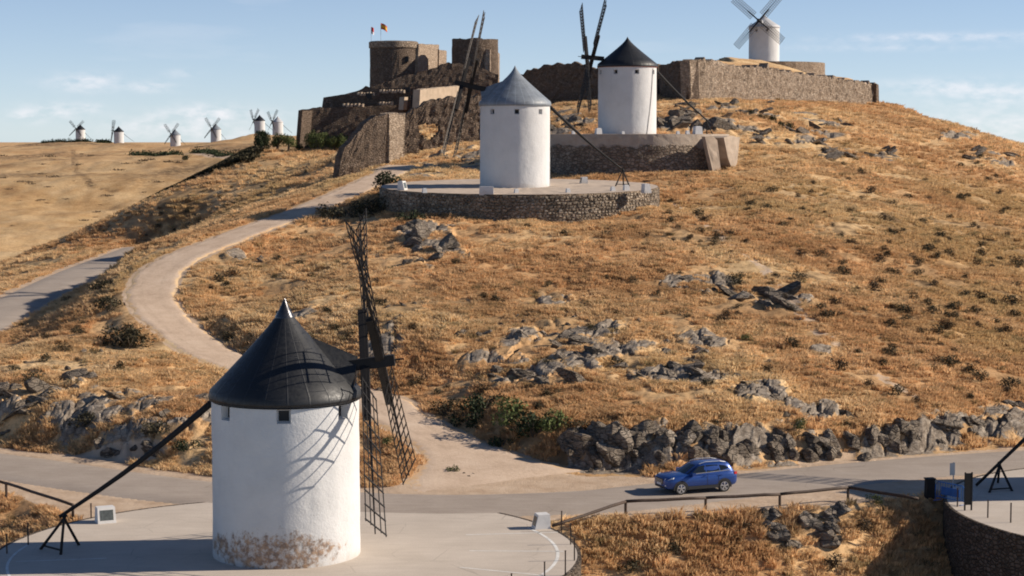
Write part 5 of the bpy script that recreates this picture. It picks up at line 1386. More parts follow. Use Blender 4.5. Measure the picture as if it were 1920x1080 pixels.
CL = [ # centre px,py, half spread px, n, size lo-hi, label, group, stretch
 ((75, 760), (95, 36), 9, .8, 1.9, 'big grey boulder on the rocky bank at the far left above the road', 'boulders of the left bank', 1.5),
 ((170, 735), (60, 35), 6, .7, 1.6, 'grey outcrop rock above the road left of the foreground mill', 'boulders of the left bank', 1.5),
 ((330, 775), (60, 30), 8, .5, 1.2, 'grey rock just left of the foreground mill above the road', 'rocks beside the foreground mill', 1.2),
 ((90, 680), (110, 30), 8, .25, .6, 'small pale rock in the dry grass of the left bank', 'small rocks of the left bank', 1.2),
 ((20, 825), (40, 8), 3, .35, .7, 'grey rock at the road edge on the far left', 'rocks at the road edge', 1.3),
 ((230, 846), (60, 14), 9, .5, 1.1, 'grey rock at the foot of the left bank by the road', 'rocks at the foot of the left bank', 1.3),
 ((1085, 850), (30, 18), 6, .5, 1.1, 'brown-grey rock at the left end of the road cutting', 'road cutting rocks', 1.1),
 ((800, 450), (44, 46), 14, 1.1, 2.5, 'jagged grey crag rock below the left end of the middle platform', 'crag below the middle platform', 1.2),
 ((465, 487), (30, 8), 3, .5, 1.0, 'flat grey rock in the grass right of the path bend', 'rocks by the path', 1.5),
 ((1050, 640), (85, 28), 13, .6, 1.5, 'weathered grey slab in the upper part of the central outcrop', 'central outcrop rocks', 1.5),
 ((1190, 690), (140, 28), 24, .6, 1.5, 'weathered grey rock in the lower part of the central outcrop', 'central outcrop rocks', 1.5),
 ((1290, 650), (60, 18), 7, .4, .9, 'grey rock at the right edge of the central outcrop', 'central outcrop rocks', 1.4),
 ((975, 705), (60, 18), 7, .6, 1.2, 'dark grey rock left of the central outcrop', 'central outcrop rocks', 1.4),
 ((1060, 600), (160, 30), 10, .25, .6, 'small grey stone scattered above the central outcrop', 'scattered stones', 1.3),
 ((1435, 565), (65, 16), 9, .9, 1.9, 'flat pale rock slab in the upper right outcrop', 'upper right slab rocks', 1.8),
 ((1320, 535), (60, 14), 7, .6, 1.2, 'broken pale rock left of the upper right slab', 'upper right slab rocks', 1.5),
 ((1420, 735), (45, 18), 7, .5, 1.0, 'grey rock on the slope above the blue car and to its right', 'rocks of the lower right slope', 1.3),
 ((1530, 775), (60, 14), 8, .4, .9, 'small grey rock on the lower right slope', 'rocks of the lower right slope', 1.3),
 ((1150, 845), (55, 30), 14, .8, 1.7, 'dark jagged slab of the road cutting left of the blue car', 'road cutting rocks', 1.2),
 ((1250, 840), (55, 26), 12, .7, 1.4, 'grey slab of the road cutting behind the blue car', 'road cutting rocks', 1.2),
 ((1350, 842), (60, 26), 13, .7, 1.3, 'grey block of the road cutting above the blue car roof', 'road cutting rocks', 1.1),
 ((1450, 850), (60, 20), 12, .6, 1.2, 'grey block of the road cutting right of the blue car', 'road cutting rocks', 1.1),
 ((1565, 846), (62, 20), 17, .6, 1.3, 'large pale boulder in the middle of the right road cutting', 'road cutting rocks', 1.2),
 ((1655, 834), (62, 20), 15, .7, 1.4, 'pale rock face block in the right part of the road cutting', 'road cutting rocks', 1.2),
 ((1770, 812), (60, 22), 11, .7, 1.4, 'pale rock near the right edge above the road', 'road cutting rocks', 1.2),
 ((1880, 785), (45, 26), 9, .7, 1.4, 'pale rock at the extreme right above the road', 'road cutting rocks', 1.2),
 ((1305, 230), (75, 13), 16, 1.5, 3.0, 'dark grey crag behind the upper platform', 'crags behind the upper platform', 1.4),
 ((1260, 205), (40, 12), 6, .9, 1.7, 'dark rock below the bastion of the fortress wall', 'crags behind the upper platform', 1.2),
 ((1370, 206), (95, 12), 14, 1.0, 1.9, 'dark rock in the line below the long fortress wall', 'rocks below the fortress wall', 1.6),
 ((1490, 260), (75, 16), 14, .9, 1.8, 'flat grey ledge on the slope right of the upper platform', 'ledges of the right slope', 2.2),
 ((1605, 288), (80, 12), 13, .9, 1.8, 'flat grey ledge on the upper right slope', 'ledges of the right slope', 2.2),
 ((1560, 232), (40, 10), 5, .9, 1.6, 'flat grey ledge below the right part of the fortress wall', 'ledges of the right slope', 2.0),
 ((1850, 292), (50, 10), 5, .9, 1.8, 'long grey ledge near the right skyline', 'ledges of the right slope', 2.4),
 ((1070, 232), (42, 16), 9, .8, 1.8, 'dark rock left of the foot of the upper windmill', 'rocks by the upper windmill', 1.3),
 ((860, 305), (45, 18), 14, .3, .8, 'small pale stone in the rubble slope left of the zinc-roofed windmill', 'rubble stones by the middle windmill', 1.1),
 ((815, 326), (40, 8), 9, .3, .6, 'small pale stone behind the middle platform', 'rubble stones by the middle windmill', 1.0),
 ((740, 590), (40, 30), 5, .4, .9, 'pale flat rock in the grass right of the foreground mill sails', 'rocks by the path', 1.6),
 ((560, 592), (30, 8), 4, .5, 1.0, 'flat pale rock just above the black cone roof', 'rocks by the path', 1.6),
 ((890, 635), (40, 16), 4, .4, .8, 'flat grey rock left of the central outcrop', 'scattered stones', 1.6),
 ((720, 735), (14, 20), 4, .5, .9, 'grey rock behind the sails of the foreground mill', 'rocks behind the sails', 1.1),
 ((1100, 560), (330, 60), 16, .18, .42, 'tiny stone scattered in the grass of the main slope', 'scattered stones', 1.2),
 ((1480, 650), (120, 60), 8, .25, .6, 'small pale stone on the right slope', 'scattered stones', 1.4),
 ((880, 895), (14, 6), 4, .3, .5, 'pale stone at the corner where the dirt path meets the road', 'stones at the path corner', 1.0),
 ((1120, 880), (60, 6), 6, .2, .45, 'small stone fallen at the foot of the road cutting', 'stones at the foot of the cutting', 1.0)]
for c, sp, n, lo, hi, lab, grp, st in CL:
    for k in range(n):
        px, py = c[0] + rr.uniform(-1, 1) * sp[0], c[1] + rr.uniform(-1, 1) * sp[1]
        h = hit(px, py)
        if h is None: continue
        f = rr.random() ** 1.6; s = lo + (hi - lo) * f
        cut = 'cutting' in lab
        rot = (rr.uniform(-.25, .25), rr.uniform(.35, .95), rr.uniform(-.35, .35)) if cut else None
        rock(px, py, s * (0.72 if cut else 0.62), lab, grp, st * rr.uniform(.8, 1.25), rr.uniform(.7, 1.0), rr.uniform(.75, 1.15) * (1.15 if cut else .72 if st > 1.45 else .85), 0.20 if cut else 0.33, rot, h)
# gully rocks in front of the fence
for k in range(24):
    px, py = 1500 + rr.uniform(-75, 75), 1000 + rr.uniform(-42, 32); h = hit(px, py, 88)
    rock(px, py, rr.uniform(.35, .75), 'dark grey rock in the dry grass below the log fence', 'rocks below the fence', 1.2, .9, .9, .42, None, h)
# the smallest stones, past what can be told apart, become one mass of loose stones
def seen(o): return max(o.scale) / max(o.location.y, 1)
rk_all = sorted((o for o in COL.objects if o.name.split('.')[0] == 'rock' and o.type == 'MESH' and o.parent is None), key=seen, reverse=True)
sv, sf, nb_ = [], [], 0
for o in rk_all[285:]:
    A_ = np.empty(len(o.data.vertices) * 3, np.float32); o.data.vertices.foreach_get('co', A_); A_ = A_.reshape(-1, 3)
    M_ = np.array(Matrix.LocRotScale(o.location, o.rotation_euler, o.scale)); sv.append(A_ @ M_[:3, :3].T + M_[:3, 3])
    T_ = np.array([p.vertices[:] for p in o.data.polygons]); sf.append(T_ + nb_); nb_ += len(A_); bpy.data.objects.remove(o)
if sv: o = link('loose_stones', fast_mesh('loose_stones', np.concatenate(sv), np.concatenate(sf), M_ROCK, False)); tag(o, 'loose grey stones scattered in the grass of the slopes', 'stones', kind='stuff')
print('rocks', n_rock)

# ------------------------------------------------------------------ shrubs and trees
def leaf_cloud(seed, n, lumps, leaf, flat=1.0, shell=0.55):
    """crown made of many small leaf faces spread through several uneven lumps"""
    g = np.random.RandomState(seed); L = []
    for i in range(lumps):
        a = g.rand() * 2 * np.pi; r = g.rand() ** .5 * .62; L.append((r * np.cos(a), r * np.sin(a), g.uniform(.25, .95) * flat * (1 - .45 * r), g.uniform(.26, .48)))
    L = np.array(L); w = L[:, 3] ** 2; k = g.choice(lumps, n, p=w / w.sum()); d = g.randn(n, 3); d /= np.linalg.norm(d, axis=1)[:, None]
    rad = L[k, 3] * (shell + (1.12 - shell) * g.rand(n) ** .6)
    c = L[k, :3] + d * rad[:, None] * np.array([1, 1, .85]); c[:, 2] = np.maximum(c[:, 2], 0.02)
    u = g.randn(n, 3); u /= np.linalg.norm(u, axis=1)[:, None]; v = np.cross(u, d + .5 * g.randn(n, 3)); v /= np.linalg.norm(v, axis=1)[:, None] + 1e-9
    s = leaf * g.uniform(.6, 1.4, n)[:, None]
    V_ = np.stack([c - u * s, c + v * s * .5, c + u * s, c - v * s * .5], 1).reshape(-1, 3)
    F = np.arange(4 * n).reshape(-1, 4); return V_, F
M_LEAF_DK = mat_leaf('dark_green_leaves', (0.014, 0.022, 0.010), (0.040, 0.052, 0.022))
M_LEAF_GR = mat_leaf('mid_green_leaves', (0.045, 0.066, 0.020), (0.13, 0.15, 0.05))
M_LEAF_OL = mat_leaf('grey_green_scrub', (0.030, 0.027, 0.015), (0.072, 0.060, 0.032))
M_LEAF_BR = mat_leaf('dry_brown_scrub', (0.040, 0.027, 0.016), (0.095, 0.062, 0.034))
M_BARK = mat_wood('grey_bark', (0.10, 0.08, 0.06))
def shrub_proto(seed, n, mat, flat):
    V_, F = leaf_cloud(seed, n, 7, .075, flat); me_ = fast_mesh('foliage', V_, F, mat, False)
    st = MB(); g = random.Random(seed)
    for i in range(6):
        a = g.random() * 6.28; r = g.uniform(.2, .6); st.tube([(0, 0, -.1), (r * .5 * math.cos(a), r * .5 * math.sin(a), .25 * flat), (r * math.cos(a), r * math.sin(a), .62 * flat)], [.03, .022, .01], 4)
    return me_, st.mesh('stems', M_BARK)
SH = {'dk': [shrub_proto(s, 520, M_LEAF_DK, .9) for s in (1, 2)], 'gr': [shrub_proto(s, 520, M_LEAF_GR, .85) for s in (3, 4)], 'ol': [shrub_proto(s, 420, M_LEAF_OL, .95) for s in (5, 6, 7, 8)], 'br': [shrub_proto(s, 420, M_LEAF_BR, .9) for s in (9, 10, 11)]}
n_sh = 0
def shrub(px, py, wpx, kind, label, group, h=None, hs=1.0, y0=109.0):
    global n_sh
    h = h or hit(px, py, y0)
    if h is None: return
    w = wpx / FPX * h.y / 2; t = thing('shrub', label, 'shrub', (h.x, h.y, h.z - .05 * w), rr.uniform(0, 6.28), group)
    a, b_ = SH[kind][n_sh % len(SH[kind])]; n_sh += 1
    t.scale = (w, w, w * hs); link('foliage', a, t); link('stems', b_, t); ROCK_AT.append((h.x, h.y, w * .8)); return t
for px, py, w, k, lab in [
    (1475, 240, 34, 'dk', 'round dark bush at the end of the rock line on the right slope'), (1446, 228, 30, 'dk', 'dark bush left of the round dark bush on the right slope'), (1428, 222, 26, 'dk', 'dark bush in the middle of the rock line'), (1405, 216, 26, 'dk', 'low dark bush at the left of the rock line'), (1460, 234, 22, 'dk', 'small dark bush squeezed between two rounder ones'),
    (1380, 528, 44, 'ol', 'wide dark scrub just above the pale rock slab'), (1550, 596, 44, 'ol', 'dark scrub right of the pale rock slab'), (1775, 688, 60, 'ol', 'largest dark scrub on the lower right slope'), (1812, 700, 44, 'ol', 'dark scrub touching the largest one on the lower right'), (1668, 665, 34, 'ol', 'round scrub left of the largest one on the lower right'), (1895, 728, 56, 'ol', 'big brown-green scrub at the right edge above the rocks'),
    (1400, 640, 28, 'gr', 'small bright green bush on the middle right slope'), (905, 770, 96, 'dk', 'dark green bush above the dirt path, left one of three'), (955, 792, 104, 'gr', 'green bush above the dirt path, middle one of three'), (1040, 805, 90, 'gr', 'green bush above the dirt path, right one of three'), (1000, 822, 110, 'dk', 'very dark bush overhanging the dirt path'), (880, 800, 84, 'dk', 'dark bush on the inner bank of the dirt path'),
    (835, 775, 70, 'ol', 'grey-green bush near the top of the dirt path bank'), (848, 886, 34, 'gr', 'bright green tuft bush at the corner of path and road'), (730, 835, 36, 'gr', 'green bush seen through the sails of the foreground mill'), (245, 652, 90, 'ol', 'grey-green bush left of the path bend'), (225, 645, 90, 'ol', 'dark bush in shade left of the path bend'), (205, 585, 76, 'ol', 'dark bush above the left bank halfway up'), (190, 545, 60, 'ol', 'dark bush near the asphalt side road'),
    (430, 640, 44, 'ol', 'olive bush on the inside of the path bend'), (722, 356, 84, 'dk', 'dark bush at the left end of the middle platform'), (735, 382, 80, 'dk', 'dark bush under the left end of the middle platform wall'), (700, 402, 84, 'ol', 'dark scrub added for shade below the path left of the middle platform'), (665, 408, 80, 'ol', 'dark scrub patch added for the shadow along the lower edge of the dirt path'), (620, 412, 70, 'ol', 'leftmost dark scrub added for the shadow along the lower edge of the dirt path'),  # last three scrubs are added to darken the shadowed strip under the path
    (872, 252, 34, 'gr', 'green bush behind the sails of the middle windmill'), (890, 246, 34, 'gr', 'green bush touching the zinc-roofed windmill'), (1060, 318, 20, 'ol', 'tiny green bush right of the zinc-roofed windmill'), (1105, 318, 26, 'ol', 'small scrub before the upper platform wall'), (1160, 322, 26, 'ol', 'small scrub beside the trestle before the upper platform wall'), (1500, 805, 40, 'gr', 'olive bush above the pale boulders of the cutting'), (1590, 800, 36, 'ol', 'scrub above the right road cutting'),
    (350, 300, 26, 'dk', 'dark bush beside the track on the saddle'), (770, 415, 60, 'dk', 'dark bush under the middle of the shaded platform wall'), (1090, 812, 70, 'ol', 'dark scrub at the left top of the road cutting'), (940, 838, 60, 'dk', 'low dark bush hanging down to the dirt path'), (60, 720, 60, 'ol', 'dark scrub on top of the left boulders'), (160, 800, 70, 'ol', 'dark scrub in front of the left boulders'), (290, 820, 80, 'ol', 'dark bush at the foot of the bank left of the foreground mill'), (350, 845, 60, 'dk', 'dark bush touching the foreground mill on its left'), (120, 660, 44, 'ol', 'olive scrub in the middle of the left bank')]:
    shrub(px, py, w, k, lab, 'bushes on the slopes', hs=1.0 if k != 'ol' else .9)
for px, py, w, k, lab in ((1850, 1062, 70, 'gr', 'olive-green bush at the foot of the right retaining wall'), (1790, 1010, 30, 'gr', 'thin green shrub against the shaded retaining wall'), (1270, 1040, 60, 'ol', 'olive scrub in the dry grass below the fence'), (1640, 948, 40, 'gr', 'low green weeds at the fence end'), (1180, 1075, 60, 'ol', 'scrub at the bottom edge below the log fence'), (1400, 1000, 50, 'br', 'brown scrub below the middle of the log fence'), (1620, 1000, 60, 'br', 'russet scrub below the right end of the log fence'), (1560, 1070, 70, 'br', 'russet scrub at the bottom edge')):
    shrub(px, py, w, k, lab, 'bushes below the fence', None, .9, 86)
REG = [((1250, 360), (1915, 480), 74, (16, 34), 'low grey-green scrub dot on the upper right slope', 'scrub dots of the right slope'),
       ((1430, 480), (1915, 600), 52, (20, 42), 'low grey-green scrub dot on the middle right slope', 'scrub dots of the right slope'),
       ((1560, 600), (1915, 760), 24, (24, 48), 'low grey-green scrub dot on the lower right slope', 'scrub dots of the right slope'),
       ((1480, 290), (1880, 350), 18, (14, 26), 'low scrub dot below the right skyline', 'scrub dots of the right slope'),
       ((850, 420), (1400, 600), 26, (18, 36), 'low dry scrub on the slope below the middle platform', 'scrub of the central slope'),
       ((390, 470), (760, 640), 22, (20, 40), 'low dry scrub between the path and the foreground mill roof', 'scrub of the path slope'),
       ((760, 600), (1500, 800), 26, (20, 42), 'low dry scrub among the central rocks', 'scrub of the central slope'),
       ((20, 560), (270, 730), 24, (18, 46), 'dry scrub on the left bank between road and path', 'scrub of the left bank'),
       ((250, 330), (620, 450), 40, (8, 20), 'tiny scrub on the grassy spur below the castle', 'scrub of the castle spur')]
for (x0, y0), (x1, y1), n, (w0, w1), lab, grp in REG:
    for k in range(n):
        px, py = rr.uniform(x0, x1), rr.uniform(y0, y1); h = hit(px, py)
        if h is None or h.y > 330: continue
        if abs(h.x) < 60 and poly_dist(np.array([h.x]), np.array([h.y]), PATH_C[::4])[0][0] < 3.6: continue
        if h.x < -35 and poly_dist(np.array([h.x]), np.array([h.y]), ROAD2_C[::4])[0][0] < 4: continue
        shrub(px, py, w0 + (w1 - w0) * rr.random() ** 2, rr.choice(('ol', 'ol', 'br')), lab, grp, h, rr.uniform(.85, 1.25))
print('shrubs', n_sh)
def tree(px, py, Y, wpx, hpx, trunk, mat, label, seed, group='trees below the castle', n=2200, lumps=11):
    b = P(px, py, Y); w = wpx / FPX * Y / 2; H = hpx / FPX * Y; b.z = min(b.z, zat(b.x, Y)); t = thing('tree', label, 'tree', b, 0, group)
    V_, F = leaf_cloud(seed, n, lumps, .065, 1.0, .5); ch = H * (1 - trunk); V_ = V_ * np.array([w, w, ch / 1.15]) + np.array([0, 0, H * trunk])
    link('crown', fast_mesh('crown', V_, F, mat, False), t)
    mb = MB(); g = random.Random(seed); mb.tube([(0, 0, -1.5), (.05, 0, H * .3), (.1 * w, 0, H * .65)], [.13 * w + .05, .1 * w + .03, .04 * w], 7)
    for i in range(5):
        a = g.random() * 6.28; mb.tube([(0, 0, H * .3), (.3 * w * math.cos(a), .3 * w * math.sin(a), H * .5), (.6 * w * math.cos(a), .6 * w * math.sin(a), H * .72)], [.06 * w, .04 * w, .015 * w], 5)
    mb.build('trunk', M_BARK, t)
tree(492, 282, 300.6, 38, 44, .12, M_LEAF_DK, 'round dark evergreen tree at the left end of the castle terrace', 31, n=3400, lumps=16)
for px, py, w, h, m, lab in ((520, 282, 40, 34, M_LEAF_GR, 'green tree just right of the round dark tree'), (541, 283, 34, 34, M_LEAF_GR, 'green tree by the left corner of the castle wall'), (582, 286, 32, 40, M_LEAF_GR, 'first green tree from the left before the castle wall'), (604, 286, 34, 40, M_LEAF_GR, 'second green tree from the left before the castle wall'), (626, 287, 32, 38, M_LEAF_GR, 'third green tree before the castle wall'), (643, 288, 28, 38, M_LEAF_GR, 'green tree next to the dark ruined wall corner'), (562, 283, 20, 16, M_LEAF_DK, 'low dark bushy tree at the foot of the castle corner')):
    tree(px, py, 300.4 if px > 560 else 302, w, h, .22, m, lab, int(px), n=1500)
# dark hedge lines on the saddle
for x0, x1, y0, y1, Yh, lab in ((248, 335, 289, 291, 950, 'long dark hedge left of the saddle track'), (362, 430, 286, 292, 900, 'long dark hedge right of the saddle track'), (80, 170, 268, 266, 1300, 'dark scrub line on the crest by the leftmost far windmill'), (185, 205, 268, 268, 1250, 'short dark scrub line on the far crest')):
    a, b = hit(x0, y0, 340), hit(x1, y1, 340)
    if not a or not b: continue
    t = thing('hedge', lab, 'hedge', a, 0, 'far hedges'); n = 1400; g = np.random.RandomState(int(x0)); u = g.rand(n)
    L_ = np.array([(b - a).x, (b - a).y, (b - a).z]); c = u[:, None] * L_ + g.randn(n, 3) * np.array([1.2, 2.0, .55]) + np.array([0, 0, 1.0])
    gz = terrain(a.x + c[:, 0], a.y + c[:, 1]); c[:, 2] = gz - a.z + np.abs(g.randn(n)) * 0.9
    d = g.randn(n, 3); d /= np.linalg.norm(d, axis=1)[:, None]; e = np.cross(d, g.randn(n, 3)); e /= np.linalg.norm(e, axis=1)[:, None]; s = .55
    V_ = np.stack([c - d * s, c + e * s * .6, c + d * s, c - e * s * .6], 1).reshape(-1, 3); link('foliage', fast_mesh('foliage', V_, np.arange(4 * n).reshape(-1, 4), M_LEAF_DK, False), t)

# added dark leaves imitating a shadow band on the near side of the spur crest, widening towards the castle
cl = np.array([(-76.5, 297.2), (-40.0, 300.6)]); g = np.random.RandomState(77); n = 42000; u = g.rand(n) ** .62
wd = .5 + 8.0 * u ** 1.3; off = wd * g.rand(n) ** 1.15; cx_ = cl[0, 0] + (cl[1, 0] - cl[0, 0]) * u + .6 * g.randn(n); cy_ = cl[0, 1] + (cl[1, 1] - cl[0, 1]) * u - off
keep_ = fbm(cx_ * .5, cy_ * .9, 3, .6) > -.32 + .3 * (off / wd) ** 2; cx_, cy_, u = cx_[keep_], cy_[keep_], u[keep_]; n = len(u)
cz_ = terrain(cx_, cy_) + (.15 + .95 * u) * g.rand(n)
o_ = Vector((-55, 298, zat(-55, 298))); t = thing('shade_strip', 'dark leaf strip standing in for the shadow band down the left spur crest', 'scrub strip', o_)
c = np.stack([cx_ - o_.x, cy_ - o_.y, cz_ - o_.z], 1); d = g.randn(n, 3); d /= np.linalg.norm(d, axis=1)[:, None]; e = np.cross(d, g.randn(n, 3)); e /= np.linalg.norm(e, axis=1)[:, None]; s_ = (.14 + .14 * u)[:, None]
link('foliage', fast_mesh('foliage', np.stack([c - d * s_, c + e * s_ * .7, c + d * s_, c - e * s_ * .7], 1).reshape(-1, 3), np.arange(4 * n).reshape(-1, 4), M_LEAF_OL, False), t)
# far scrub on the distant hill, too small to tell apart
n = 110; px_ = g.uniform(0, 470, n); py_ = g.uniform(276, 470, n) ; Vl = []
for a, b_ in zip(px_, py_):
    if g.rand() < (b_ - 276) / 260: continue
    h = hit(a, b_, 330)
    if h is None or h.y < 345: continue
    w = h.y / FPX * g.uniform(2.0, 7.0); k = 60; q = g.randn(k, 3) * np.array([w, w * .8, w * .14]) + np.array([h.x, h.y, h.z + .2 * w]); q[:, 2] = np.maximum(q[:, 2], h.z)
    d = g.randn(k, 3); d /= np.linalg.norm(d, axis=1)[:, None]; e = np.cross(d, g.randn(k, 3)); e /= np.linalg.norm(e, axis=1)[:, None]; s_ = .22 * w
    Vl.append(np.stack([q - d * s_, q + e * s_ * .7, q + d * s_, q - e * s_ * .7], 1).reshape(-1, 3))
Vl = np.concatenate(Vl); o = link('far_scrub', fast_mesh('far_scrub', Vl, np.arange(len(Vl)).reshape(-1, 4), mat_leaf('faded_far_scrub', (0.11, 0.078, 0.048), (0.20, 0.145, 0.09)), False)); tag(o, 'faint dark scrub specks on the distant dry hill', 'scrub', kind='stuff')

# ------------------------------------------------------------------ dry grass (stuff)
M_TUFT = mat_tuft('dry_grass_blades'); M_TUFT_G = mat_tuft('greenish_grass_blades', 0.55)
tuft_col = bpy.data.collections.new('grass_tufts')
M_LEAF_FAR = None
def tuft(seed, n, spread, hgt, mat):
    g = np.random.RandomState(seed); a = g.rand(n) * 2 * np.pi; r = spread * g.rand(n) ** .7; bx, by = r * np.cos(a) * .5, r * np.sin(a) * .5
    L = hgt * g.uniform(.55, 1.1, n); lean = g.uniform(.2, 1.1, n); la = a + g.randn(n) * .6
    w = g.uniform(.018, .040, n); pa = g.rand(n) * np.pi
    tx_, ty_ = bx + np.cos(la) * lean * L, by + np.sin(la) * lean * L
    mx, my = bx + np.cos(la) * lean * L * .4, by + np.sin(la) * lean * L * .4
    cw, sw = np.cos(pa) * w, np.sin(pa) * w; z0 = np.full(n, -.06)
    V_ = np.stack([np.stack([bx - cw, by - sw, z0], 1), np.stack([bx + cw, by + sw, z0], 1), np.stack([mx + cw * .9, my + sw * .9, L * .62], 1), np.stack([tx_, ty_, L], 1), np.stack([mx - cw * .9, my - sw * .9, L * .62], 1)], 1).reshape(-1, 3)
    i = np.arange(n) * 5; F = np.concatenate([np.stack([i, i + 1, i + 2, i + 4], 1)]); F3 = np.stack([i + 4, i + 2, i + 3, i + 3], 1)
    me_ = bpy.data.meshes.new('tuft'); me_.from_pydata(V_.tolist(), [], [tuple(f) for f in F] + [tuple(f[:3]) for f in F3]); me_.materials.append(mat); me_.update()
    o = bpy.data.objects.new('grass_tuft', me_); tuft_col.objects.link(o)
for i in range(5): tuft(50 + i, 46, .85, .25, M_TUFT)
tuft(60, 34, .55, .44, M_TUFT); tuft(61, 34, .6, .32, M_TUFT_G)
g = np.random.RandomState(3)
def scatter(n, y0, y1, xlim, dens):
    Y = np.sqrt(g.rand(n) * (y1 * y1 - y0 * y0) + y0 * y0); X = (g.rand(n) * 2 - 1) * xlim * Y
    return X, Y
XS, YS = [], []
for n, a, b in ((46000, 86, 125), (54000, 110, 160), (44000, 160, 225), (37000, 225, 340)):
    x, y = scatter(n, a, b, .36, 1); XS.append(x); YS.append(y)
X, Y = np.concatenate(XS), np.concatenate(YS)
Zp, mk = terrain(X, Y, masks=True)
def sample_grid(arr):
    A = np.asarray(arr).reshape(NY, NX); u = np.interp(X / Y, tx, np.arange(NX)); v = np.interp(Y, ys, np.arange(NY))
    return A[np.round(v).astype(int), np.round(u).astype(int)]
dr, rk_, pl_, sc_ = (sample_grid(a) for a in (dirt, rock_mask, pale, scrub))
keep = (mk['path_d'] > 0.25 + 0.6 * g.rand(len(X))) & (mk['road2_d'] > ROAD2_HW + .5) & (dr < 0.45 + .25 * g.rand(len(X))) & (rk_ * 1.05 < .15 + .85 * g.rand(len(X)))
keep &= ~((mk['road_d'] < 4.5) & (Y < 150))
for c, r in ((MILL1, DISC_R + .3), (Vector((37.5, 101.5)), DISC_R + .3), (P2C, P2R + .1), (P3C, P3R + .1), (P4C, P4R)): keep &= np.hypot(X - c.x, Y - c.y) > r
keep &= ~mk['far2']
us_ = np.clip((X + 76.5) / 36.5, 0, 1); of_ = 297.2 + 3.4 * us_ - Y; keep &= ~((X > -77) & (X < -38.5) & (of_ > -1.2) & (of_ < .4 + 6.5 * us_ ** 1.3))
for ax_, ay_, ar_ in ROCK_AT:
    q_ = np.abs(Y - ay_) < ar_ * 1.1; q_ = np.nonzero(q_)[0]; q_ = q_[np.hypot(X[q_] - ax_, Y[q_] - ay_) < ar_ * .72 + .1]; keep[q_] = False
patch = fbm(X * .5, Y * .5, 4, .35); bare = fbm(X, Y * 1.4, 4, .06); keep &= (patch > -0.38 + .3 * g.rand(len(X))) & ((bare < .22 + .5 * g.rand(len(X))) | (Y < 107))
X, Y, Zp, pl_, sc_, patch = X[keep], Y[keep], Zp[keep], pl_[keep], sc_[keep], patch[keep]
n = len(X); print('tufts', n)
scl = g.uniform(.55, 1.15, n) * np.interp(Y, [90, 150, 220, 330], [1.0, 0.98, 1.15, 1.5]) * np.clip(1 + .5 * patch, .6, 1.4)
gully = (Y < 106); scl[gully] *= 1.0
idx = np.where(g.rand(n) < .10, 5, g.randint(0, 5, n)); idx = np.where((g.rand(n) < np.where(gully, .10, .03 + .05 * sc_)), 6, idx)
me_g = bpy.data.meshes.new('dry_grass'); me_g.vertices.add(n); me_g.vertices.foreach_set('co', np.stack([X, Y, Zp], 1).astype(np.float32).ravel())
for nm, a, ty in (('scl', scl, 'FLOAT'), ('idx', idx, 'INT'), ('rot', g.rand(n) * 6.28, 'FLOAT'), ('tint', np.clip(.5 + .35 * g.randn(n), 0, 1), 'FLOAT'), ('palei', pl_, 'FLOAT')):
    at = me_g.attributes.new(nm, ty, 'POINT'); at.data.foreach_set('value', a.astype(np.int32 if ty == 'INT' else np.float32))
grass = link('dry_grass', me_g); tag(grass, 'tufts of dry golden grass covering the hillside', 'grass', kind='stuff')
ng = bpy.data.node_groups.new('grass_instances', 'GeometryNodeTree')
ng.interface.new_socket('Geometry', in_out='INPUT', socket_type='NodeSocketGeometry'); ng.interface.new_socket('Geometry', in_out='OUTPUT', socket_type='NodeSocketGeometry')
N_ = ng.nodes; gi, go = N_.new('NodeGroupInput'), N_.new('NodeGroupOutput')
ci = N_.new('GeometryNodeCollectionInfo'); ci.inputs['Collection'].default_value = tuft_col; ci.inputs['Separate Children'].default_value = True; ci.inputs['Reset Children'].default_value = True
iop = N_.new('GeometryNodeInstanceOnPoints'); iop.inputs['Pick Instance'].default_value = True
def na(nm, ty):
    q = N_.new('GeometryNodeInputNamedAttribute'); q.data_type = ty; q.inputs['Name'].default_value = nm; return q.outputs['Attribute']
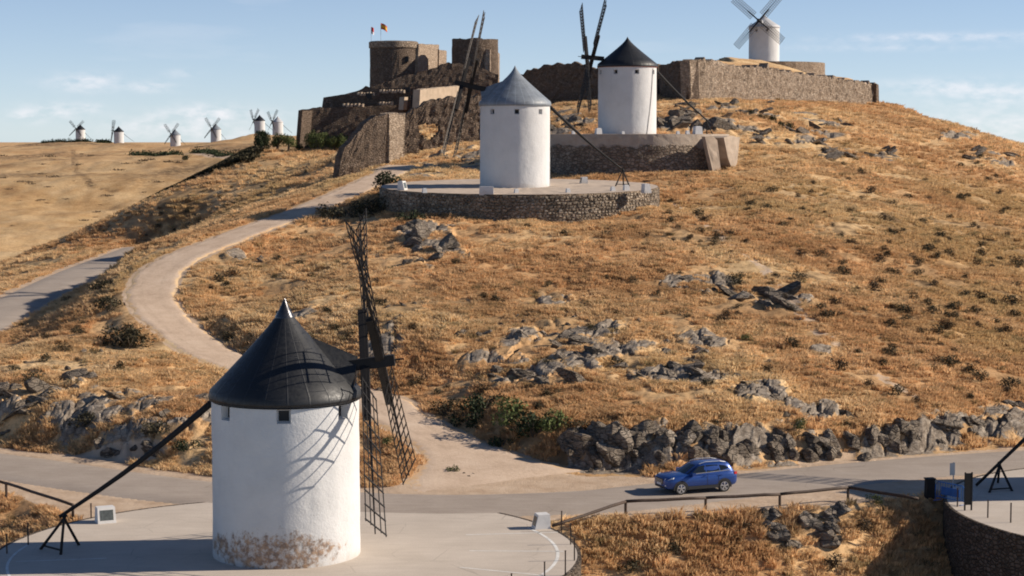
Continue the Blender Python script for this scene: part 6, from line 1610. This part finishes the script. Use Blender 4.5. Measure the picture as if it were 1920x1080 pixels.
cx = N_.new('ShaderNodeCombineXYZ'); ng.links.new(na('rot', 'FLOAT'), cx.inputs[2])
ng.links.new(gi.outputs[0], iop.inputs['Points']); ng.links.new(ci.outputs[0], iop.inputs['Instance'])
ng.links.new(na('idx', 'INT'), iop.inputs['Instance Index']); ng.links.new(cx.outputs[0], iop.inputs['Rotation']); ng.links.new(na('scl', 'FLOAT'), iop.inputs['Scale'])
ng.links.new(iop.outputs[0], go.inputs[0])
md = grass.modifiers.new('instances', 'NODES'); md.node_group = ng

# ------------------------------------------------------------------ labels: tell look-alikes of one cluster apart by place and size
def proj(o):
    p = np.array(o.matrix_basis.translation) - np.array([0, 0, CAM_H]); dep = p[1] * CP - p[2] * SP
    return 960 + FPX * p[0] / dep, 540 - FPX * (p[1] * SP + p[2] * CP) / dep
by = {}
for o in list(COL.objects):
    if o.parent is None and o.get('group') and o.get('label'): by.setdefault(o['label'], []).append(o)
ORD = ['leftmost', 'second from the left', 'third from the left', 'fourth from the left', 'fifth from the left', 'sixth from the left', 'seventh from the left', 'eighth from the left', 'ninth from the left']
for lab, os_ in by.items():
    if len(os_) < 2: continue
    xy = {o: proj(o) for o in os_}; vis = [o for o in os_ if -10 < xy[o][0] < 1930 and -10 < xy[o][1] < 1090]
    def short(t): return ' '.join(t.split()[:16])
    if len(os_) <= 9:
        for i, o in enumerate(sorted(os_, key=lambda q: xy[q][0])): o['label'] = short((ORD[i] if i < len(os_) - 1 else 'rightmost') + ' ' + lab)
        continue
    os2 = sorted(os_, key=lambda q: xy[q][1]); nb = 3 if len(os_) > 18 else 2; rows = ['upper', 'middle', 'lower'] if nb == 3 else ['upper', 'lower']
    big = max(os_, key=lambda q: max(q.scale))
    for r in range(nb):
        row = sorted(os2[r * len(os2) // nb:(r + 1) * len(os2) // nb], key=lambda q: xy[q][0])
        for i, o in enumerate(row):
            w = 'at the far left' if i == 0 else 'at the far right' if i == len(row) - 1 else ('left of centre' if i < len(row) / 2 else 'right of centre')
            o['label'] = short(lab + ', ' + rows[r] + ' row ' + w)
